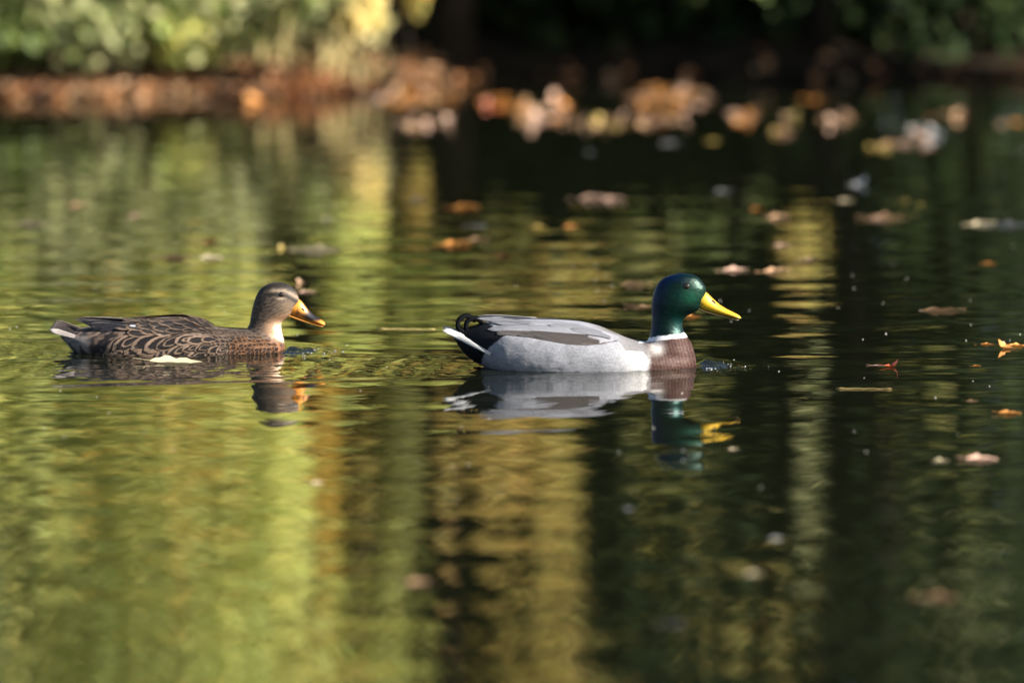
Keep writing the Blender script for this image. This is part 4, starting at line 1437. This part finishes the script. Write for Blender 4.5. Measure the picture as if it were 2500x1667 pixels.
    m_ws = feather_material('hen_speculum', (0.45, 0.46, 0.52), (0.7, 0.7, 0.72), 0.7)
    m_tl = feather_material('hen_tail', (0.022, 0.017, 0.015), (0.20, 0.16, 0.14), 0.92)
    m_t2 = feather_material('hen_outer_tail', (0.30, 0.26, 0.24), (0.46, 0.42, 0.40), 0.6)
    hr = random.Random(3)
    for sd in (-1, 1):
        for s_ in (0,):
            l, nr = D.hit(bb, 2078, 296, sd)
            if l:
                v, f = ball(1, 6, 0.0040, 0.0013, 0.0022)
                o = mesh_obj('nostril', v, f, M_nostril, bill)
                o.location = l; o.rotation_euler = (0, math.radians(40), 0)
            l, nr = D.hit(bvh, 1914, 180, sd)
            v, f = ball(0.0053, 10)
            o = mesh_obj('eye', v, f, M_eye, root)
            o.location = l - nr * 0.0020
        # flank feathers, three rows, front ones lying over the ones behind
        lay = 0.0
        for (y0, y1, xa, xb, step, L, W, a) in ((622, 640, 700, 1460, 100, .052, .0115, 24), (562, 590, 690, 1440, 98, .058, .0125, 28),
                                              (508, 530, 700, 1400, 104, .060, .0130, 30)):
            lay += 0.0005
            x = xa
            while x < xb:
                t_ = (x - xa) / (xb - xa)
                sz = 1.0 - 0.50 * sstep(0.45, 1.0, np.array([t_]))[0]
                D.feather(bvh, x + 60 + hr.uniform(-8, 8), y0 + (y1 - y0) * t_ + hr.uniform(-8, 8), L * sz * hr.uniform(0.9, 1.1), W * sz * hr.uniform(0.9, 1.1),
                          a * (1 - 0.4 * t_) + hr.uniform(-9, 9), sd, hr.choice((m_fl, m_fl, m_f2)), root, 'flank_feather', base=0.0006 + lay, lift=0.0022)
                x += step * sz
        # small scale-like breast and shoulder feathers
        for r_, (yb, x0_, x1_) in enumerate(((648, 1400, 1850), (622, 1390, 1880), (596, 1400, 1890), (570, 1410, 1880), (544, 1420, 1840), (518, 1420, 1780), (492, 1400, 1730), (468, 1390, 1660))):
            x = x0_ + (r_ % 2) * 18
            while x < x1_:
                sz = hr.uniform(0.85, 1.15) * (1.0 - 0.25 * (x - x0_) / (x1_ - x0_))
                D.feather(bvh, x + hr.uniform(-5, 5), yb + hr.uniform(-4, 4), .0170 * sz, .0052 * sz, 14 + hr.uniform(-12, 12) - 8 * (yb < 500), sd,
                          m_bw if (x > 1560 and yb > 530 + hr.uniform(-25, 25)) else m_bf, root, 'breast_feather', base=0.0004, lift=0.0012, nu=5)
                x += 37 * sz
        # scapulars and mantle
        lay = 0.0
        for (y0, y1, xa, xb, step, L, W, a, m_) in ((478, 470, 880, 1340, 90, .050, .0105, 3, m_sc), (445, 440, 820, 1360, 86, .054, .0112, 1, m_sc),
                                                  (412, 425, 800, 1380, 80, .052, .0110, -1, m_sc), (385, 405, 820, 1380, 66, .044, .0098, -1, m_ch)):
            lay += 0.0006
            x = xa
            while x < xb:
                t_ = (x - xa) / (xb - xa)
                sz = 1.0 - 0.52 * sstep(0.35, 1.0, np.array([t_]))[0]
                D.feather(bvh, x + 50 + hr.uniform(-6, 6), y0 + (y1 - y0) * t_ + hr.uniform(-5, 5), L * sz * hr.uniform(0.92, 1.08), W * sz * hr.uniform(0.92, 1.08),
                          a + hr.uniform(-4, 4) + 10 * t_, sd, m_, root, 'scapular_feather', base=0.0012 + lay, lift=0.0024)
                x += step * sz
        # pale wing bar
        D.feather(bvh, 800, 438, .012, .0055, -4, sd, m_ws, root, 'speculum', base=0.0046, lift=0.0008)
        # long dark wing feathers to the tail
        for k, (xa, ya, xb, yb, w) in enumerate(((880, 420, 322, 388, .0062), (850, 420, 372, 396, .0088), (830, 438, 420, 410, .0098), (820, 452, 500, 436, .0098), (800, 468, 570, 470, .0080))):
            pts, wd = [], []
            for j in range(9):
                t_ = j / 8
                X_ = xa + (xb - xa) * t_
                x, z = D.xz(X_, ya + (yb - ya) * t_)
                hx = np.interp(X_, st_x(st), st_w(st))
                fr = (0.50 + 0.11 * k)
                y = sd * float(max(0.008, hx * fr * (1 - 0.22 * t_)))
                pts.append((float(x), y, float(z) - 0.08 * abs(y) + 0.006))
                wd.append(w * (0.75 + 0.4 * t_ if t_ < 0.6 else (1 - ((t_ - 0.6) / 0.4) ** 2) ** 0.5 + 0.02))
            blade_feather('wing_feather', root, m_wg, pts, wd, sd, (0, sd * 0.8, 0.6))
        # tail fan
        for k in range(5):
            pts, wd = [], []
            for j in range(8):
                t_ = j / 7
                X_ = 350 + (124 + 9 * k - 350) * t_
                Y_ = 478 - 9 * k - (478 - 9 * k - (418 - 8 * k)) * t_
                x, z = D.xz(X_, Y_)
                y0 = (0.042 - 0.009 * k) * (1 - 0.12 * t_)
                pts.append((float(x), sd * y0, float(z) - 0.1 * y0))
                wd.append(0.0072 * (0.6 + 0.5 * t_ if t_ < 0.6 else (1 - ((t_ - 0.6) / 0.4) ** 2) ** 0.5 + 0.03))
            blade_feather('tail_feather', root, m_t2 if k == 0 else m_tl, pts, wd, sd, (0.15, sd * 0.7, 0.7))
    return root


make_drake()
make_hen()

# bubbles pushed up by the breasts
M_bub = gloss_material('bubble', (0.30, 0.31, 0.33), rough=0.15, spec=0.8)
br_ = random.Random(9)
for (c, bow, lab) in ((DRAKE, 0.205, 'small silvery bubbles on the bow ripple of the drake'), (HEN, 0.215, 'small silvery bubbles on the bow ripple of the brown duck')):
    V, F = [], []
    for k in range(50):
        x, y = c.x + bow + abs(br_.gauss(0, 0.034)), c.y + br_.gauss(-0.01, 0.034)
        v, f = ball(br_.uniform(0.0005, 0.0014), 4, 1.6, 1.2, 0.8)
        o_ = len(V)
        V += [(a[0] + x, a[1] + y, a[2] + 0.0018) for a in v]
        F += [tuple(i + o_ for i in q) for q in f]
    tag(mesh_obj('water_bubbles', V, F, M_bub), lab, 'bubbles', kind='stuff')
